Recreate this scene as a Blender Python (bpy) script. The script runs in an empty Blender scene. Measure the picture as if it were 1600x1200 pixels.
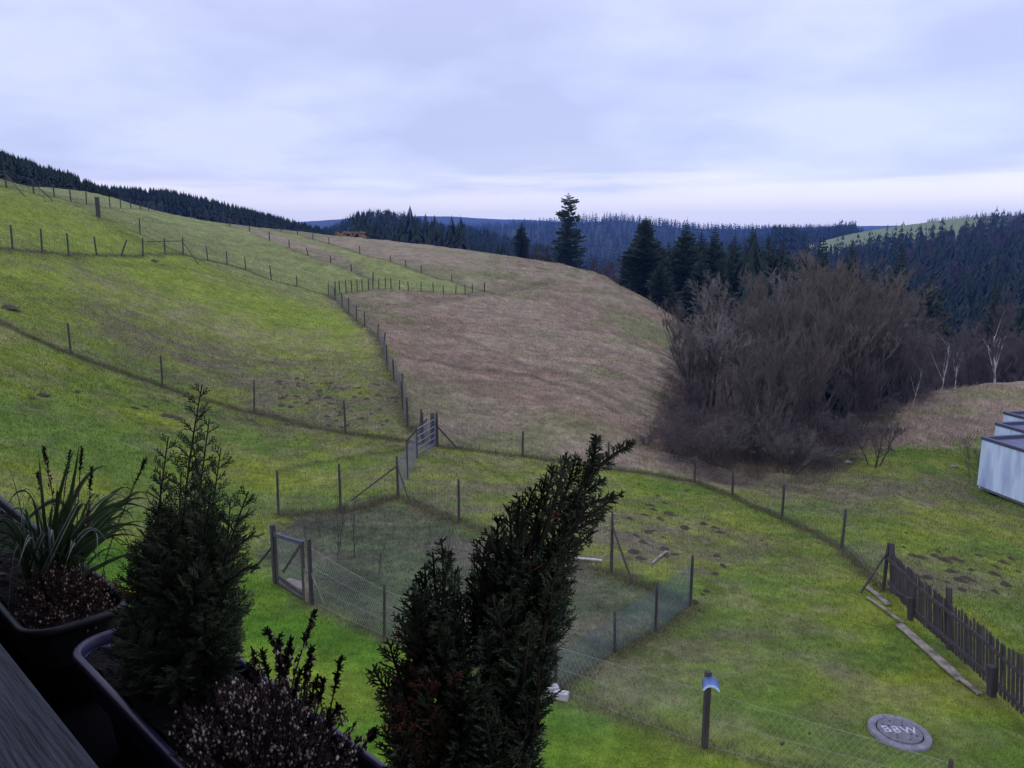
import bpy, math, random
import numpy as np
random.seed(7); rng = np.random.default_rng(7)
S = bpy.context.scene
COL = S.collection

# ------------------------------------------------------------------ camera, sky, sun, exposure
CAMZ = 8.0
PITCH = math.radians(10.3)
SP, CP = math.sin(PITCH), math.cos(PITCH)
F = 1232.0
cd = bpy.data.cameras.new('camera'); cam = bpy.data.objects.new('camera', cd); COL.objects.link(cam)
cam.location = (0, 0, CAMZ); cam.rotation_euler = (math.pi/2 - PITCH, 0, 0)
cd.sensor_width = 36; cd.lens = 36*F/1600; cd.clip_start = 0.02; cd.clip_end = 20000
S.camera = cam
SUN_EL, SUN_AZ = math.radians(35), math.radians(-115)
w = bpy.data.worlds.new('World'); S.world = w; w.use_nodes = True
nt = w.node_tree; nt.nodes.clear()
def N(nt, t, **k):
    n = nt.nodes.new(t)
    for a, b in k.items(): setattr(n, a, b)
    return n
def build_world():
    L = nt.links
    out = N(nt, 'ShaderNodeOutputWorld')
    sky = N(nt, 'ShaderNodeTexSky', sky_type='NISHITA'); sky.sun_disc = False
    sky.sun_elevation = SUN_EL; sky.sun_rotation = SUN_AZ
    b1 = N(nt, 'ShaderNodeBackground'); b1.inputs[1].default_value = 0.05
    L.new(sky.outputs[0], b1.inputs[0])
    tc = N(nt, 'ShaderNodeTexCoord'); sep = N(nt, 'ShaderNodeSeparateXYZ'); L.new(tc.outputs['Generated'], sep.inputs[0])
    # cloud layer coordinates: project the direction on a flat ceiling
    zc = N(nt, 'ShaderNodeMath', operation='MAXIMUM'); zc.inputs[1].default_value = 0.0; L.new(sep.outputs[2], zc.inputs[0])
    za = N(nt, 'ShaderNodeMath', operation='ADD'); za.inputs[1].default_value = 0.17; L.new(zc.outputs[0], za.inputs[0])
    cx = N(nt, 'ShaderNodeMath', operation='DIVIDE'); L.new(sep.outputs[0], cx.inputs[0]); L.new(za.outputs[0], cx.inputs[1])
    cy = N(nt, 'ShaderNodeMath', operation='DIVIDE'); L.new(sep.outputs[1], cy.inputs[0]); L.new(za.outputs[0], cy.inputs[1])
    com = N(nt, 'ShaderNodeCombineXYZ'); L.new(cx.outputs[0], com.inputs[0]); L.new(cy.outputs[0], com.inputs[1])
    mp = N(nt, 'ShaderNodeMapping'); mp.inputs['Scale'].default_value = (1.0, 1.0, 1); mp.inputs['Location'].default_value = (3.1, 0.4, 0)
    mp.inputs['Rotation'].default_value = (0, 0, 0.12)
    L.new(com.outputs[0], mp.inputs[0])
    n1 = N(nt, 'ShaderNodeTexNoise'); n1.inputs['Scale'].default_value = 0.9; n1.inputs['Detail'].default_value = 6; n1.inputs['Roughness'].default_value = 0.52
    L.new(mp.outputs[0], n1.inputs[0])
    r1 = N(nt, 'ShaderNodeValToRGB'); e = r1.color_ramp.elements
    e[0].position = 0.40; e[0].color = (0.53, 0.54, 0.78, 1)
    e[1].position = 0.60; e[1].color = (0.72, 0.73, 0.98, 1)
    m_ = e.new(0.5); m_.color = (0.62, 0.635, 0.90, 1)
    L.new(n1.outputs[0], r1.inputs[0])
    # overcast brightness: darker low down, brighter overhead; a pale clear band close to the horizon
    r2 = N(nt, 'ShaderNodeValToRGB'); e = r2.color_ramp.elements
    e[0].position = 0.0; e[0].color = (0.92,)*3+(1,)
    e[1].position = 1.0; e[1].color = (1.0,)*3+(1,)
    for p, v in ((0.03, 1.5), (0.06, 1.12), (0.12, 1.02), (0.20, 1.0), (0.28, 1.1), (0.42, 1.85), (0.9, 2.0)):
        q = e.new(p); q.color = (v/2, v/2, v/2, 1)
    e[0].color = (.9,)*3+(1,); e[-1].color = (1.0,)*3+(1,)
    L.new(sep.outputs[2], r2.inputs[0])
    mu = N(nt, 'ShaderNodeVectorMath', operation='MULTIPLY'); L.new(r1.outputs[0], mu.inputs[0]); L.new(r2.outputs[0], mu.inputs[1])
    mu2 = N(nt, 'ShaderNodeVectorMath', operation='SCALE'); mu2.inputs['Scale'].default_value = 2.0; L.new(mu.outputs[0], mu2.inputs[0])
    # warm white break between cloud deck and hills, broken by streaks
    mp2 = N(nt, 'ShaderNodeMapping'); mp2.inputs['Scale'].default_value = (1.6, 1.6, 16); L.new(tc.outputs['Generated'], mp2.inputs[0])
    n2 = N(nt, 'ShaderNodeTexNoise'); n2.inputs['Scale'].default_value = 1.7; n2.inputs['Detail'].default_value = 4; L.new(mp2.outputs[0], n2.inputs[0])
    s2 = N(nt, 'ShaderNodeMath', operation='MULTIPLY_ADD'); s2.inputs[1].default_value = 0.11; s2.inputs[2].default_value = -0.055; L.new(n2.outputs[0], s2.inputs[0])
    s3 = N(nt, 'ShaderNodeMath', operation='ADD'); L.new(sep.outputs[2], s3.inputs[0]); L.new(s2.outputs[0], s3.inputs[1])
    r3 = N(nt, 'ShaderNodeValToRGB'); e = r3.color_ramp.elements
    e[0].position = 0.0; e[0].color = (.7,)*3+(1,); e[1].position = 0.11; e[1].color = (0, 0, 0, 1)
    q = e.new(0.035); q.color = (1, 1, 1, 1); q = e.new(0.055); q.color = (.8,)*3+(1,); q = e.new(0.072); q.color = (.1,)*3+(1,)
    L.new(s3.outputs[0], r3.inputs[0])
    mx = N(nt, 'ShaderNodeMixRGB'); mx.inputs[2].default_value = (1.18, 1.08, 1.04, 1); L.new(r3.outputs[0], mx.inputs[0]); L.new(mu2.outputs[0], mx.inputs[1])
    b2 = N(nt, 'ShaderNodeBackground'); b2.inputs[1].default_value = 0.90; L.new(mx.outputs[0], b2.inputs[0])
    ad = N(nt, 'ShaderNodeAddShader'); L.new(b1.outputs[0], ad.inputs[0]); L.new(b2.outputs[0], ad.inputs[1]); L.new(ad.outputs[0], out.inputs[0])
build_world()
sd = bpy.data.lights.new('sun', 'SUN'); sd.energy = 0.6; sd.angle = math.radians(25); sd.color = (1, .95, .88)
so = bpy.data.objects.new('sun', sd); COL.objects.link(so)
so.rotation_euler = (math.pi/2 - SUN_EL, 0, math.pi - SUN_AZ)
S.view_settings.view_transform = 'Standard'; S.view_settings.look = 'None'
S.view_settings.exposure = 0.0; S.view_settings.gamma = 1.0

# ------------------------------------------------------------------ helpers
def tag(o, label=None, cat=None, group=None, kind=None):
    if label: o['label'] = label
    if cat: o['category'] = cat
    if group: o['group'] = group
    if kind: o['kind'] = kind
    return o
def empty(name, loc, rz=0.0):
    o = bpy.data.objects.new(name, None); COL.objects.link(o); o.location = loc; o.rotation_euler = (0, 0, rz)
    o.empty_display_size = 0.1
    return o
def link(name, me, parent=None, loc=None, rz=None, scale=None):
    o = bpy.data.objects.new(name, me); COL.objects.link(o)
    if parent: o.parent = parent
    if loc is not None: o.location = loc
    if rz is not None: o.rotation_euler = (0, 0, rz)
    if scale is not None: o.scale = scale
    return o
def mesh(name, V, Fs, mats=None, smooth=False, col=None, midx=None):
    """V (n,3); Fs list of (m,k) int arrays"""
    V = np.asarray(V, dtype=np.float32)
    if not isinstance(Fs, list): Fs = [Fs]
    Fs = [np.asarray(f, dtype=np.int32) for f in Fs if len(f)]
    me = bpy.data.meshes.new(name)
    me.vertices.add(len(V)); me.vertices.foreach_set('co', V.ravel())
    loops = np.concatenate([f.ravel() for f in Fs]); tot = np.concatenate([np.full(len(f), f.shape[1], np.int32) for f in Fs])
    st = np.concatenate([[0], np.cumsum(tot)[:-1]]).astype(np.int32)
    me.loops.add(len(loops)); me.loops.foreach_set('vertex_index', loops)
    me.polygons.add(len(tot)); me.polygons.foreach_set('loop_start', st); me.polygons.foreach_set('loop_total', tot)
    if midx is not None: me.polygons.foreach_set('material_index', np.asarray(midx, np.int32))
    me.update(calc_edges=True)
    if smooth: me.polygons.foreach_set('use_smooth', np.ones(len(tot), bool))
    else: me.polygons.foreach_set('use_smooth', np.zeros(len(tot), bool))
    if col is not None:
        a = me.color_attributes.new('Col', 'FLOAT_COLOR', 'POINT')
        c = np.ones((len(V), 4), np.float32); c[:, :3] = col; a.data.foreach_set('color', c.ravel())
    if mats is not None:
        for m in (mats if isinstance(mats, (list, tuple)) else [mats]): me.materials.append(m)
    return me
class MB:
    def __init__(s): s.V = []; s.F = {}; s.n = 0; s.C = []
    def add(s, V, Fl, col=None):
        V = np.asarray(V, float)
        for f in (Fl if isinstance(Fl, list) else [Fl]):
            f = np.asarray(f); s.F.setdefault(f.shape[1], []).append(f + s.n)
        s.V.append(V); s.n += len(V)
        if col is not None: s.C.append(np.broadcast_to(np.asarray(col, float), (len(V), 3)))
    def build(s, name, mats, parent=None, smooth=False, loc=None, rz=None):
        return link(name, s.mesh(name, mats, smooth), parent, loc, rz)
    def mesh(s, name, mats, smooth=False):
        return mesh(name, np.concatenate(s.V), [np.concatenate(v) for v in s.F.values()], mats, smooth, np.concatenate(s.C) if s.C else None)
    def box(s, c, size, rz=0.0, R=None, col=None, taper=1.0):
        hx, hy, hz = [q/2 for q in size]
        v = np.array([[x*hx*(taper if z > 0 else 1), y*hy*(taper if z > 0 else 1), z*hz] for z in (-1, 1) for y in (-1, 1) for x in (-1, 1)])
        if R is None:
            R = np.array([[math.cos(rz), -math.sin(rz), 0], [math.sin(rz), math.cos(rz), 0], [0, 0, 1]])
        v = v @ np.asarray(R).T + np.asarray(c)
        s.add(v, np.array([[0, 2, 3, 1], [4, 5, 7, 6], [0, 1, 5, 4], [2, 6, 7, 3], [0, 4, 6, 2], [1, 3, 7, 5]]), col)
    def beam(s, p0, p1, wd, th, up=(0, 0, 1), col=None):
        p0 = np.array(p0, float); p1 = np.array(p1, float); d = p1-p0; L = np.linalg.norm(d); z = d/L
        y = np.cross(z, up); 
        if np.linalg.norm(y) < 1e-4: y = np.cross(z, (1, 0, 0))
        y /= np.linalg.norm(y); x = np.cross(y, z)
        s.box((p0+p1)/2, (th, wd, L), R=np.stack([x, y, z], 1), col=col)
    def tubes(s, P0, P1, R0, R1, k=4, col=None):
        V, Q = frusta(P0, P1, R0, R1, k)
        s.add(V, Q, None if col is None else col)
def frusta(P0, P1, R0, R1, k=4):
    P0 = np.atleast_2d(np.asarray(P0, float)); P1 = np.atleast_2d(np.asarray(P1, float)); n = len(P0)
    R0 = np.broadcast_to(R0, (n,)); R1 = np.broadcast_to(R1, (n,))
    d = P1-P0; L = np.linalg.norm(d, axis=1, keepdims=True)+1e-9; d = d/L
    a = np.where(np.abs(d[:, 2:3]) > .9, np.array([[1., 0, 0]]), np.array([[0, 0, 1.]]))
    u = np.cross(d, a); u /= np.linalg.norm(u, axis=1, keepdims=True); v = np.cross(d, u)
    t = np.arange(k)*2*math.pi/k
    ring = u[:, None, :]*np.cos(t)[None, :, None] + v[:, None, :]*np.sin(t)[None, :, None]
    A = P0[:, None, :]+ring*R0[:, None, None]; B = P1[:, None, :]+ring*R1[:, None, None]
    V = np.concatenate([A, B], 1).reshape(-1, 3)
    i = np.arange(k); j = (i+1) % k
    q = np.stack([i, j, j+k, i+k], 1)
    Q = (q[None]+(np.arange(n)*2*k)[:, None, None]).reshape(-1, 4)
    return V, Q
def hsh(ix, iy, s):
    h = (ix.astype(np.int64)*374761393 + iy.astype(np.int64)*668265263 + s*1274126177) & 0xffffffff
    h = ((h ^ (h >> 13))*1274126177) & 0xffffffff
    return ((h ^ (h >> 16)) & 0xffffff)/float(0xffffff)
def vnoise(x, y, s=0):
    ix = np.floor(x); iy = np.floor(y); fx = x-ix; fy = y-iy; fx = fx*fx*(3-2*fx); fy = fy*fy*(3-2*fy)
    a = hsh(ix, iy, s); b = hsh(ix+1, iy, s); c = hsh(ix, iy+1, s); d = hsh(ix+1, iy+1, s)
    return (a*(1-fx)+b*fx)*(1-fy)+(c*(1-fx)+d*fx)*fy
def fbm(x, y, o=4, s=0):
    t = 0; a = .5; n = 0
    for i in range(o): t = t+a*vnoise(x*2**i+i*17.3, y*2**i-i*9.1, s+i); n += a; a *= .5
    return t/n

# ------------------------------------------------------------------ materials
def bsdf(name, base, rough=.8, attr=False, var=.25, nscale=8., bump=.0, bscale=30., spec=.3, dark=None, stretch=(1, 1, 1), sheen=0, coords='Object', trans=0):
    m = bpy.data.materials.new(name); m.use_nodes = True; t = m.node_tree; b = t.nodes['Principled BSDF']; L = t.links
    b.inputs['Roughness'].default_value = rough; b.inputs['Specular IOR Level'].default_value = spec
    tc = N(t, 'ShaderNodeTexCoord'); mp = N(t, 'ShaderNodeMapping'); mp.inputs['Scale'].default_value = stretch
    L.new(tc.outputs[coords], mp.inputs[0])
    n = N(t, 'ShaderNodeTexNoise'); n.inputs['Scale'].default_value = nscale; n.inputs['Detail'].default_value = 5; L.new(mp.outputs[0], n.inputs[0])
    if attr:
        c = N(t, 'ShaderNodeVertexColor'); c.layer_name = 'Col'; src = c.outputs[0]
    else:
        c = N(t, 'ShaderNodeRGB'); c.outputs[0].default_value = (*base, 1); src = c.outputs[0]
    r = N(t, 'ShaderNodeMapRange'); r.inputs[1].default_value = .28; r.inputs[2].default_value = .72
    r.inputs[3].default_value = 1-var; r.inputs[4].default_value = 1+var; L.new(n.outputs[0], r.inputs[0])
    sc = N(t, 'ShaderNodeVectorMath', operation='SCALE'); L.new(src, sc.inputs[0]); L.new(r.outputs[0], sc.inputs['Scale'])
    fin = sc.outputs[0]
    if dark is not None:
        n3 = N(t, 'ShaderNodeTexNoise'); n3.inputs['Scale'].default_value = nscale*.35; n3.inputs['Detail'].default_value = 7; L.new(mp.outputs[0], n3.inputs[0])
        rr = N(t, 'ShaderNodeMapRange'); rr.inputs[1].default_value = .48; rr.inputs[2].default_value = .66; L.new(n3.outputs[0], rr.inputs[0])
        mx = N(t, 'ShaderNodeMixRGB'); mx.inputs[2].default_value = (*dark, 1); L.new(rr.outputs[0], mx.inputs[0]); L.new(fin, mx.inputs[1]); fin = mx.outputs[0]
    L.new(fin, b.inputs['Base Color'])
    if bump:
        n2 = N(t, 'ShaderNodeTexNoise'); n2.inputs['Scale'].default_value = bscale; n2.inputs['Detail'].default_value = 4; L.new(mp.outputs[0], n2.inputs[0])
        bp = N(t, 'ShaderNodeBump'); bp.inputs['Strength'].default_value = bump; bp.inputs['Distance'].default_value = .02; L.new(n2.outputs[0], bp.inputs['Height']); L.new(bp.outputs[0], b.inputs['Normal'])
    if trans:
        tr = N(t, 'ShaderNodeBsdfTranslucent'); L.new(fin, tr.inputs[0]); ms = N(t, 'ShaderNodeMixShader'); ms.inputs[0].default_value = trans
        L.new(b.outputs[0], ms.inputs[1]); L.new(tr.outputs[0], ms.inputs[2]); L.new(ms.outputs[0], t.nodes['Material Output'].inputs[0])
    return m
M = dict(
    ground=bsdf('ground', (0, 0, 0), .95, attr=True, var=.22, nscale=5.0, bump=.6, bscale=9., spec=.1),
    grass=bsdf('grass_blades', (0, 0, 0), .75, attr=True, var=.15, nscale=3., spec=.2, trans=.25),
    post=bsdf('weathered_post', (.050, .045, .040), .9, var=.35, nscale=12, bump=.5, stretch=(1, 1, .15)),
    steel=bsdf('galvanised_steel', (.13, .14, .19), .5, var=.2, nscale=30),
    wire=bsdf('dull_wire', (.10, .105, .11), .6, var=.1),
    greenwire=bsdf('green_plastic_wire', (.065, .125, .145), .5, var=.15),
    nearwire=bsdf('fine_wire', (.24, .27, .22), .6, var=.1),
    darkwood=bsdf('dark_stained_wood', (.046, .039, .042), .8, var=.45, nscale=14, bump=.6, bscale=40, stretch=(1, 1, .12)),
    greywood=bsdf('grey_plank_wood', (.21, .19, .145), .85, var=.35, nscale=9, bump=.5, dark=(.08, .075, .06)),
    rail=bsdf('handrail_wood', (.050, .054, .068), .8, var=.55, nscale=13, bump=.55, bscale=22, stretch=(.5, 9, 9), dark=(.035, .038, .045)),
    soil=bsdf('molehill_soil', (.058, .045, .032), .98, var=.5, nscale=20, bump=1., bscale=60),
    pot_soil=bsdf('potting_soil', (.010, .008, .007), .98, var=.6, nscale=60, bump=1., bscale=120),
    pot=bsdf('purple_plastic', (.019, .015, .052), .42, var=.2, nscale=10, spec=.5, dark=(.022, .020, .040)),
    pot2=bsdf('black_plastic', (.006, .006, .008), .5, var=.2, nscale=10, dark=(.010, .010, .010)),
    bark=bsdf('grey_bark', (.042, .037, .034), .95, var=.4, nscale=3, bump=.5),
    twig=bsdf('bare_twigs', (.092, .080, .070), .95, var=.3, nscale=.6),
    twigp=bsdf('purple_brown_twigs', (.078, .064, .062), .95, var=.3, nscale=.6),
    twigpale=bsdf('pale_twigs', (.135, .122, .114), .95, var=.3, nscale=.6),
    twigfar=bsdf('far_bare_twigs', (.060, .045, .050), .95, var=.3, nscale=.05),
    birch=bsdf('birch_bark', (.42, .40, .39), .8, var=.35, nscale=6, dark=(.08, .07, .07), stretch=(1, 1, .6)),
    spruce=bsdf('spruce_needles', (.020, .034, .020), .8, var=.4, nscale=1.2, spec=.15),
    sprucefar=bsdf('far_spruce_needles', (.016, .027, .019), .85, var=.5, nscale=.12, spec=.1),
    sprtrunk=bsdf('spruce_bark', (.05, .038, .03), .95, var=.3),
    cypress=bsdf('cypress_scales', (0, 0, 0), .7, attr=True, var=.35, nscale=60, spec=.2, trans=.12),
    stem=bsdf('woody_stem', (.035, .024, .018), .9, var=.3, nscale=60),
    heather=bsdf('heather_flowers', (0, 0, 0), .8, attr=True, var=.35, nscale=90),
    sedge=bsdf('striped_leaf', (0, 0, 0), .5, attr=True, var=.2, nscale=40, trans=.3),
    concrete=bsdf('concrete', (.155, .155, .175), .9, var=.35, nscale=12, bump=.4, dark=(.13, .13, .15)),
    lid=bsdf('lid_concrete', (.115, .115, .13), .9, var=.3, nscale=14, bump=.4, bscale=80),
    black=bsdf('gap_shade', (.004, .004, .005), .95, var=.1, spec=.05),  # near-black colour stands in for shade inside gaps, holes and under things
    letter=bsdf('worn_white_letters', (.36, .37, .41), .8, var=.35, nscale=25, dark=(.2, .2, .22)),
    block=bsdf('pale_block', (.36, .35, .35), .9, var=.2, nscale=9, bump=.4),
    blue=bsdf('blue_plastic', (.075, .14, .30), .4, var=.15, nscale=10, spec=.5),
    paleblue=bsdf('pale_blue_plastic', (.40, .54, .70), .4, var=.1),
    white_wall=bsdf('stained_white_wall', (.44, .56, .70), .85, var=.13, nscale=2.5, bump=.3, bscale=20, dark=(.24, .29, .50), stretch=(1.5, 1.5, .3)),
    trim=bsdf('dark_blue_trim', (.055, .058, .095), .6, var=.2, nscale=6),
    flatroof=bsdf('roof_felt', (.10, .11, .17), .85, var=.3, nscale=2, dark=(.07, .075, .10)),
    log=bsdf('cut_logs', (.16, .10, .06), .9, var=.5, nscale=1.2),
    house=bsdf('house_plaster', (.10, .095, .09), .9, var=.1),
)
# fine grass breakup in ground colour
def tune_ground():
    t = M['ground'].node_tree; L = t.links; b = t.nodes['Principled BSDF']
    old = b.inputs['Base Color'].links[0].from_socket
    tc = N(t, 'ShaderNodeTexCoord')
    mpz = N(t, 'ShaderNodeMapping'); mpz.inputs['Scale'].default_value = (1, .55, 1); mpz.inputs['Rotation'].default_value = (0, 0, .5); L.new(tc.outputs['Object'], mpz.inputs[0])
    prev = old
    for sc_, lo, hi in ((34., .62, 1.38), (.9, .82, 1.2)):
        n = N(t, 'ShaderNodeTexNoise'); n.inputs['Scale'].default_value = sc_; n.inputs['Detail'].default_value = 5; n.inputs['Roughness'].default_value = .65
        L.new(mpz.outputs[0], n.inputs[0])
        r = N(t, 'ShaderNodeMapRange'); r.inputs[1].default_value = .3; r.inputs[2].default_value = .7; r.inputs[3].default_value = lo; r.inputs[4].default_value = hi
        L.new(n.outputs[0], r.inputs[0]); s = N(t, 'ShaderNodeVectorMath', operation='SCALE'); L.new(prev, s.inputs[0]); L.new(r.outputs[0], s.inputs['Scale']); prev = s.outputs[0]
    L.new(prev, b.inputs['Base Color'])
tune_ground()

# ------------------------------------------------------------------ survey of the terrain
def sv(py): v = (py-600)/F; return v, SP+v*CP, CP-v*SP
def from_d(px, py, d):
    v, s, c = sv(py); return np.array([(px-800)/F*d, c*d, CAMZ-s*d])
def from_z(px, py, z):
    v, s, c = sv(py); return from_d(px, py, (CAMZ-z)/s)
def polar(px, r, z):       # bearing of a picture column, ground distance, height
    u = (px-800)/F/CP; k = r/math.sqrt(1+u*u); return np.array([u*k, k, z])
ctrl = []
for px, py, z in [(0,1200,.5),(400,1200,.1),(800,1200,0),(1200,1200,0),(1600,1200,-.25),(0,1000,.9),(400,1000,.1),(800,1000,0),(1200,1000,-.1),
                  (1405,1146,-.12),(622,775,0),(435,805,.12),(717,815,0),(955,895,0),(1078,945,-.05),(430,910,.05),(0,800,1.7),(200,830,.6),(900,800,-.2),
                  (1500,1000,-.45),(1450,880,-.85),(1600,950,-.9),(1150,880,-.3),(250,960,.3)]:
    ctrl.append(from_z(px, py, z))
for px, py, d in [(111,555,32),(254,603,33),(397,643,33),(540,678,31.5),(681,695,31),(0,505,32),(816,715,31),(950,733,31),(1085,753,31),(1144,775,29),(1222,810,26.5),(1315,856,23),(1378,922,19.6),
                  (20,390,43),(107,397,48),(151,398,52),(286,397,63),(325,406,70),(424,436,72),(515,461,72),(10,292,60),(152,338,62),(219,363,67),
                  (200,470,43),(350,540,42),(450,560,43),(560,600,38),
                  (0,291,95),(90,294,102),(170,308,108),(255,338,112),(400,360,128),(540,380,138),(640,390,140),(740,402,138),(820,417,130),(900,432,120),(960,440,108),(1010,468,95),(1050,495,82),
                  (590,535,48),(632,640,34),(755,452,82),(650,460,76),(900,480,78),(800,550,53),(700,600,42),(950,560,56),(1000,600,47),(900,640,38),(1000,690,35),(1050,560,62),
                  (1180,740,33),(1250,705,38),(1300,670,44),(1390,642,47),(1600,600,62),(1530,602,60),(1450,612,56),(1365,725,34),(1527,770,32),(1600,800,29.5),(1480,720,36),(1600,700,44),
                  (-200,230,60),(-250,520,28),(1800,700,48),(1800,900,24),(-200,1000,14)]:
    ctrl.append(from_d(px, py, d))
for px, r, z in [(0,200,14),(170,200,6),(-250,150,24),(-250,400,40),(0,420,20),
                 (120,300,18),(200,300,16),(280,300,14),(360,300,11),(440,300,7),(520,300,3),(360,190,3),(520,200,-2),(200,500,0),(400,500,0),
                 (540,500,14),(600,500,19),(660,500,14),(720,520,8),(800,520,0),(600,750,-20),(760,800,-30),(400,900,10),
                 (700,210,-4),(820,200,-12),(930,200,-16),(880,150,-1),(960,140,-6),(1030,110,-5),(1100,110,-8),(1180,110,-10),(930,400,-28),(930,700,-22),(1080,400,-28),
                 (780,1400,28),(850,1400,33),(900,1400,38),(970,1400,42),(1050,1400,27),(1130,1400,22),(1200,1400,20),(930,1000,5),(1100,1000,-4),(900,2200,0),(1100,2200,5),
                 (560,2700,78),(640,2700,86),(720,2700,88),(800,2700,78),(900,2700,60),(300,2500,50),(0,2500,50),(1300,2700,50),(1600,2700,50),(720,2000,10),
                 (1100,45,-2.2),(1200,60,-6),(1100,70,-4),(1300,75,-10),(1450,90,-15),(1600,95,-16),(1300,150,-22),(1500,150,-24),(1700,150,-24),
                 (1200,200,-26),(1400,230,-22),(1600,240,-18),(1200,350,-18),(1400,340,-12),(1600,340,-6),(1400,450,-2),(1300,550,3),(1240,550,0),(1400,560,9.5),(1480,560,14),(1600,500,5),(1720,500,6),
                 (1240,720,3),(1300,720,12),(1350,720,17),(1420,720,22),(1490,720,26),(1600,720,27),(1750,600,18),(1300,1000,10),(1500,1000,26),
                 (-400,20,1.5),(2000,20,-1.5),(800,6,0),(0,6,.5),(1600,6,0),(800,2,0)]:
    ctrl.append(polar(px, r, z))
ctrl = np.array(ctrl)
def lp(x, y): return np.stack([np.arctan2(x, y)*1.6, .5*np.log(x*x+y*y+1e-6)], -1)
cq = lp(ctrl[:, 0], ctrl[:, 1]); Cc = .02
def phi(a, b): return np.sqrt(((a[:, None, :]-b[None, :, :])**2).sum(-1)+Cc**2)
# interpolate elevation relative to the log distance, lightly smoothed
def _solve():
    A = phi(cq, cq)+np.eye(len(cq))*-0.002; n = len(cq)
    P = np.column_stack([np.ones(n), cq]); K = np.block([[A, P], [P.T, np.zeros((3, 3))]])
    zz = ctrl[:, 2]
    return np.linalg.solve(K, np.concatenate([zz, np.zeros(3)]))
W_ = _solve()
def base_z(x, y):
    x = np.asarray(x, float).ravel(); y = np.asarray(y, float).ravel(); out = np.empty(len(x))
    y = np.where((y < .5), .5, y)
    for i in range(0, len(x), 20000):
        q = lp(x[i:i+20000], y[i:i+20000]); q[:, 0] = np.clip(q[:, 0], -1.5, 1.5)
        out[i:i+20000] = phi(q, cq) @ W_[:-3] + W_[-3] + q @ W_[-2:]
    return out
def gz(x, y): return float(base_z([x], [y])[0])
def G(px, py, dmin=5., dmax=170.):
    """ground point seen in that direction"""
    v, s, c = sv(py); d = np.geomspace(dmin, dmax, 500)
    X = (px-800)/F*d; Y = c*d; Z = CAMZ-s*d; g = base_z(X, Y)
    k = np.nonzero(Z <= g)[0]
    if len(k) == 0: k = [int(np.argmin(Z-g))]
    k = k[0]
    if k > 0 and Z[k] <= g[k]:
        a = (Z[k-1]-g[k-1]); b = (g[k]-Z[k]); t = a/(a+b+1e-9); dd = d[k-1]+(d[k]-d[k-1])*t
    else: dd = d[k]
    x, y = (px-800)/F*dd, c*dd
    return np.array([x, y, gz(x, y)])
def topz(p, py):           # height of a vertical thing standing at p whose top is seen at row py
    v, s, c = sv(py); return CAMZ-s/c*p[1]
def at_d(px, d):
    z = 0.
    for _ in range(4):
        y = (d-(CAMZ-z)*SP)/CP; x = (px-800)/F*d; z = gz(x, y)
    return np.array([x, y, z])
def inpoly(x, y, poly):
    r = np.zeros(len(x), bool); n = len(poly)
    for i in range(n):
        x0, y0 = poly[i][:2]; x1, y1 = poly[(i+1) % n][:2]
        c = ((y0 > y) != (y1 > y)) & (x < (x1-x0)*(y-y0)/(y1-y0+1e-12)+x0); r ^= c
    return r
def soft(x, y, poly, e):   # soft-edged membership by jittered tests
    s = 0
    for k in range(4):
        jx = (vnoise(x/e*1.1, y/e*1.1, 40+k)-.5)*e*2.2+(vnoise(x/e*5, y/e*5, 50+k)-.5)*e*1.0; jy = (vnoise(x/e*1.1, y/e*1.1, 60+k)-.5)*e*2.2+(vnoise(x/e*5, y/e*5, 70+k)-.5)*e
        s = s+inpoly(x+jx, y+jy, poly)
    return s/4.
def dline(x, y, pts):
    d = np.full(len(x), 1e9)
    for (a, b) in zip(pts[:-1], pts[1:]):
        ax, ay = a[:2]; bx, by = b[:2]; L = (bx-ax)**2+(by-ay)**2
        t = np.clip(((x-ax)*(bx-ax)+(y-ay)*(by-ay))/L, 0, 1); d = np.minimum(d, np.hypot(x-ax-t*(bx-ax), y-ay-t*(by-ay)))
    return d
def GP(l): return [G(*p) for p in l]
# fence lines measured as (column, foot row, top row)
F_back = [(681,697,645),(816,715,675),(950,733,692),(1085,753,714),(1144,777,737),(1222,810,758),(1315,857,796),(1380,922,850)]
F_past = [(-40,490,445),(111,555,506),(254,604,556),(397,643,597),(540,678,627),(657,694,645)]
F_slope = [(672,694,645),(656,678,640),(637,668,622),(630,640,597),(628,620,584),(616,594,562),(605,572,540),(599,550,520),(590,530,507),(570,512,488),(557,502,478),(545,490,465),(535,480,457),(524,470,450),(513,461,442)]
F_top = [(513,461,442),(524,460,440),(531,459,440),(541,458,438),(550,457,438),(558,456,437),(566,455,436),(576,454,436),(583,453,435),(592,453,436),(602,452,434),(611,451,435),(624,452,438),(638,454,440),(658,456,443),(677,458,446),(693,458,446),(712,459,447),(727,458,445),(738,457,445),(757,455,443)]
F_left = [(-30,388,348),(20,390,352),(66,396,358),(107,398,365),(151,399,370),(188,399,373),(223,400,372),(258,397,373),(286,397,371),(325,406,385),(355,414,393),(384,422,402),(424,437,415),(464,449,431),(513,461,441)]
F_diag = [(152,339,312),(219,365,342),(286,397,370)]
F_ridge = [(-30,280,255),(10,293,267),(53,303,280),(85,310,289),(111,316,295),(135,319,299),(152,322,310),(172,324,307),(189,326,309),(205,326,311),(220,328,314),(232,329,316),(243,330,316),(255,332,316)]
F_mid = [(298,328,321),(325,342,332),(342,348,337),(359,354,343),(390,363,353),(421,376,362),(452,387,375),(482,400,387),(517,411,400),(549,424,413),(583,438,425)]
F_up = [(320,330,322),(350,336,327),(370,341,332),(392,346,337),(415,354,345),(439,362,354),(465,368,360),(489,374,366),(514,381,371),(562,396,384),(610,409,399),(634,417,408),(658,426,415),(706,441,431),(757,455,444)]
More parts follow.
